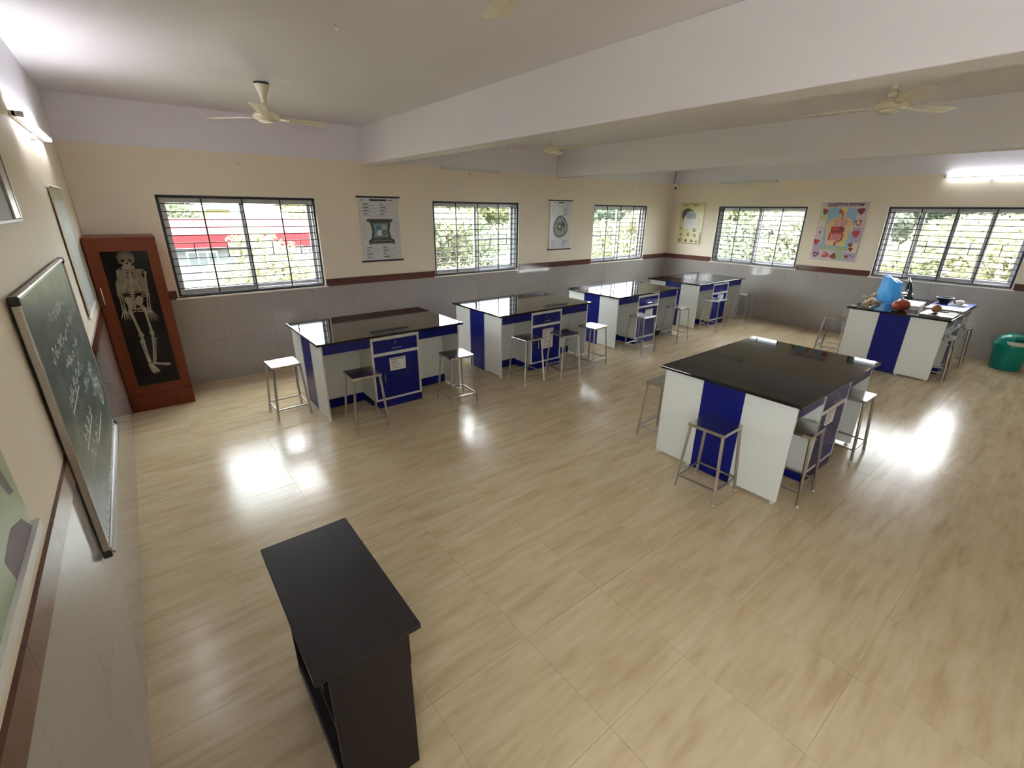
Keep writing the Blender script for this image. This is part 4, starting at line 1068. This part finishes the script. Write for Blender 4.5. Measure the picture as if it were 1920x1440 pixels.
MB().tube([(0, 0, .108), (.004, .002, .128)], [.008, .004], 8).build('stem', br, r)
# dark bundle below the farthest bench
for (x, y, lb) in ((8.86, -2.02, 'small black bundle on the floor under the farthest bench'), (7.72, -2.02, 'small black bundle on the floor under the third bench')):
    r = thing('black_bundle', (x, y, 0), lb, 'bag')
    def lump(v):
        v = v.copy(); v *= 1 + .12*math.sin(5*v.x + 2)*math.cos(4*v.y); v.z = max(v.z, -.8); return v
    MB().ball((0, 0, .072), (.085, .07, .09), 14, 10, lump).build('bundle_body', BLACKP, r)
    MB().tube([(-.03, 0, .14), (-.04, 0, .19), (.03, 0, .19), (.03, 0, .14)], .006, 8).build('loop', BLACKP, r)

# ------------------------------------------------------------------ outdoors
GZ = -1.2
GRASS = mat('lawn', (.075, .085, .05), .8, noise=(1.5, (.13, .135, .09), (1, 1, 1)))
gm = MB()
gm.add([(-60, T + .3, GZ), (L + T + .3, T + .3, GZ), (L + T + .3, -40, GZ), (80, -40, GZ), (80, 80, GZ), (-60, 80, GZ)], [(0, 1, 2, 3, 4, 5)])
lawn = gm.build('ground', GRASS); lawn['kind'] = 'structure'
bounce_yard = MB().add([(-60, T + .3, GZ), (-60, -40, GZ), (-T - .3, -40, GZ), (-T - .3, T + .3, GZ)], [(0, 1, 2, 3)]).build('bounce_pavement', mat('bounce_concrete', (.46, .45, .43), .8, noise=(2, (.40, .39, .37), (1, 1, 1)))); bounce_yard['kind'] = 'structure'  # unseen pale ground, added to bounce light up onto beam and ceiling
BARK = mat('bark', (.10, .07, .05), .8)
LEAFS = [leaf_mat('leaf_mid', (.10, .115, .075), (.22, .23, .16)), leaf_mat('leaf_yellow', (.16, .165, .09), (.29, .285, .18)), leaf_mat('leaf_deep', (.09, .105, .085), (.18, .195, .155))]
def tree_meshes(seed, hgt, rx, rz, nleaf, lsize, trunk_h):
    rg = random.Random(seed)
    tk = MB()
    tk.tube([(0, 0, 0), (.05, .03, trunk_h*.5), (-.03, .02, trunk_h), (.02, 0, hgt*.8)], [.16, .12, .10, .04], 8)
    blobs = []
    for k in range(9):
        a = rg.uniform(0, 2*PI); q = rg.uniform(.25, .75)*rx; z = trunk_h + (hgt - trunk_h)*rg.uniform(.1, .9)
        c = Vector((q*math.cos(a), q*math.sin(a), z)); blobs.append((c, rg.uniform(.45, .75)*rx*.8))
        tk.tube([(0, 0, trunk_h*.8), c*.5 + Vector((0, 0, trunk_h*.3)), c], [.06, .04, .015], 6)
    blobs.append((Vector((0, 0, (trunk_h + hgt)/2)), rx*.7))
    lv = []; lf = []
    for i in range(nleaf):
        c, br_ = rg.choice(blobs)
        d = Vector((rg.gauss(0, 1), rg.gauss(0, 1), rg.gauss(0, 1))).normalized()
        p = c + Vector((d.x, d.y, d.z*rz))*br_*(rg.random()**.4)
        n = (d + Vector((rg.gauss(0, .6), rg.gauss(0, .6), rg.gauss(.4, .6)))).normalized()
        a = n.orthogonal().normalized(); a = (Matrix.Rotation(rg.uniform(0, 6.28), 3, n) @ a); b = n.cross(a)
        s = lsize*rg.uniform(.6, 1.3)
        o = len(lv)
        lv += [tuple(p - a*s), tuple(p + b*s*.42), tuple(p + a*s), tuple(p - b*s*.42)]
        lf.append((o, o+1, o+2, o+3))
    cr = MB().add(lv, lf)
    return tk.mesh('trunk', BARK), cr
VAR = [tree_meshes(1, 3.9, 2.7, .45, 15000, .10, .3), tree_meshes(2, 4.2, 2.9, .45, 16000, .105, .4), tree_meshes(3, 2.9, 1.5, .8, 7000, .085, .4)]
CR = {}
def tree(kind, lm, x, y, s, rz, name, label, cat='tree', group='trees outside the windows'):
    tk, cr = VAR[kind]
    if (kind, lm) not in CR: CR[(kind, lm)] = cr.mesh('crown', LEAFS[lm], smooth=False)
    r = thing(name, (x, y, GZ), label, cat, group, rz); r.scale = (s, s, s)
    inst('trunk', tk, r, (0, 0, 0)); inst('crown', CR[(kind, lm)], r, (0, 0, 0))
rg = random.Random(21)
for x, y, s, k, lm, lb, g in [
        (-6, 36, 1.3, 0, 2, 'dark green tree behind the red roof, nearest the cabinet side', 'trees behind the red roof'), (1.5, 38, 1.2, 1, 0, 'mid green tree behind the middle of the red roof', 'trees behind the red roof'), (13, 33, 1.3, 1, 1, 'yellow green tree behind the red roof, past the palm', 'trees behind the red roof'),
        (9.3, 7.8, .9, 0, 0, 'mid green tree closest outside the window between the white charts', 'trees outside the second window'), (15.0, 15.5, 1.3, 1, 1, 'yellow green tree farther out in the window between the white charts', 'trees outside the second window'),
        (17.2, 6.2, .95, 0, 1, 'yellow green tree outside the window near the far corner', 'trees outside the third window'), (24, 12, 1.3, 1, 2, 'grey green tree farther out in the window near the far corner', 'trees outside the third window'),
        (16.4, .6, 1.0, 1, 0, 'mid green tree outside the window beside the digestive poster', 'trees outside the fourth window'), (23.5, 4.6, 1.3, 0, 1, 'yellow green tree farther out in the window beside the digestive poster', 'trees outside the fourth window'),
        (17.0, -4.9, 1.0, 1, 1, 'yellow green tree outside the wide four panel window', 'trees outside the wide window'), (25.5, -3.4, 1.4, 1, 2, 'grey green tree farther out in the wide four panel window', 'trees outside the wide window'), (22, -9.5, 1.2, 0, 0, 'mid green tree past the far edge of the wide window', 'trees outside the wide window')]:
    tree(k, lm, x, y, s, rg.uniform(0, 6), 'leafy_tree', lb, 'tree', g)
tree(2, 1, 3.3, 7.9, .92, .4, 'garden_shrub', 'bright yellow green shrub outside the window by the skeleton cabinet', 'shrub', 'garden shrubs')
tree(2, 2, 6.6, 9.9, 1.0, 2.0, 'garden_shrub', 'dark green shrub beside the palm outside the first window', 'shrub', 'garden shrubs')
# palm
r = thing('palm_tree', (5.35, 6.6, GZ), 'feathery palm outside the window by the skeleton cabinet', 'tree', 'garden shrubs')
MB().tube([(0, 0, 0), (.05, 0, 1.0), (0, .03, 2.2)], [.14, .11, .09], 10).build('trunk', BARK, r)
PALM = leaf_mat('palm_leaf', (.34, .32, .13), (.46, .42, .20))
for k in range(13):
    a = k*2.4; up = .55 + .6*random.random(); mb = MB(); prev = None; ln = 1.35
    pts = []
    for j in range(11):
        t = j/10; rr = ln*t*(1 - .15*t); z = 2.2 + up*ln*t*.9 - 1.25*t*t*ln*.75
        pts.append(Vector((rr*math.cos(a), rr*math.sin(a), z)))
    mb.tube(pts, [.014*(1 - .8*j/10) for j in range(11)], 5)
    side = Vector((-math.sin(a), math.cos(a), 0))
    for j in range(2, 31):
        t = j/31; q = t*10; i0 = int(q); p0 = pts[i0].lerp(pts[min(10, i0 + 1)], q - i0); ll = .42*math.sin(PI*min(1, t*.9 + .12))
        d = (pts[min(10, i0 + 1)] - pts[max(0, i0)]).normalized()
        for s in (-1, 1):
            e = p0 + side*s*ll*.85 + d*ll*.45 + Vector((0, 0, -ll*.30)); o = d*.018
            mb.add([p0 - o, p0 + o, e], [(0, 1, 2)])
    mb.build('frond', PALM, r, smooth=False)
# hall with a red metal roof
RROOF = mat('red_roof_sheet', (.12, .010, .013), .6, spec=0.08); FASC = mat('red_fascia', (.13, .010, .013), .6, spec=0.1); PLAST = mat('pale_plaster', (.12, .12, .13), .8); DKW = mat('dark_window', (.08, .09, .10), .2); YW = mat('yellow_plaster', (.22, .165, .07), .8)
r = thing('school_hall', (1.0, 20.0, GZ), 'long low building with a red metal roof outside the first window', 'building')
x0, x1 = -14.0, 7.6
MB().box((x0, .8, 0), (x1, 7.5, 1.55)).build('wall', PLAST, r)
sheets = 27
for k in range(sheets):
    a = x0 - .3 + (x1 - x0 + .6)*k/sheets; b = x0 - .3 + (x1 - x0 + .6)*(k + 1)/sheets
    MB().add([(a, 0, 2.08), (b - .02, 0, 2.08), (b - .02, 4.2, 2.72), (a, 4.2, 2.72), (a, 0, 2.05), (b - .02, 0, 2.05), (b - .02, 4.2, 2.69), (a, 4.2, 2.69)], [(0, 1, 2, 3), (7, 6, 5, 4), (0, 4, 5, 1), (3, 2, 6, 7), (0, 3, 7, 4), (1, 5, 6, 2)]).build('roof_sheet', RROOF, r)
MB().box((x0 - .3, 4.2, 2.60), (x1 + .3, 8.2, 2.70)).build('rear_roof', RROOF, r)
MB().box((x0 - .3, -.02, 1.46), (x1 + .3, .03, 2.06)).build('fascia', FASC, r)
for k in range(9):
    wx = x0 + 1.2 + k*2.35
    f = MB().box((wx, .76, .55), (wx + 1.3, .82, 1.30)).build('window', WHITEP, r)
    for q in range(3): MB().box((wx + .07 + q*.41, .745, .62), (wx + .41 + q*.41, .765, 1.23)).build('pane', DKW, f)
r = thing('yellow_building', (7.0, 42.0, GZ), 'pale yellow building far behind the red roof', 'building')
MB().box((-2.6, 0, 0), (.6, 6, 3.1)).build('wall', YW, r); MB().box((-2.8, -.2, 3.1), (.8, 6.2, 3.25)).build('roof_slab', PLAST, r)
for q in range(2): MB().box((-2.1 + q*1.3, -.04, 1.8), (-1.3 + q*1.3, 0, 2.6)).build('window', DKW, r)
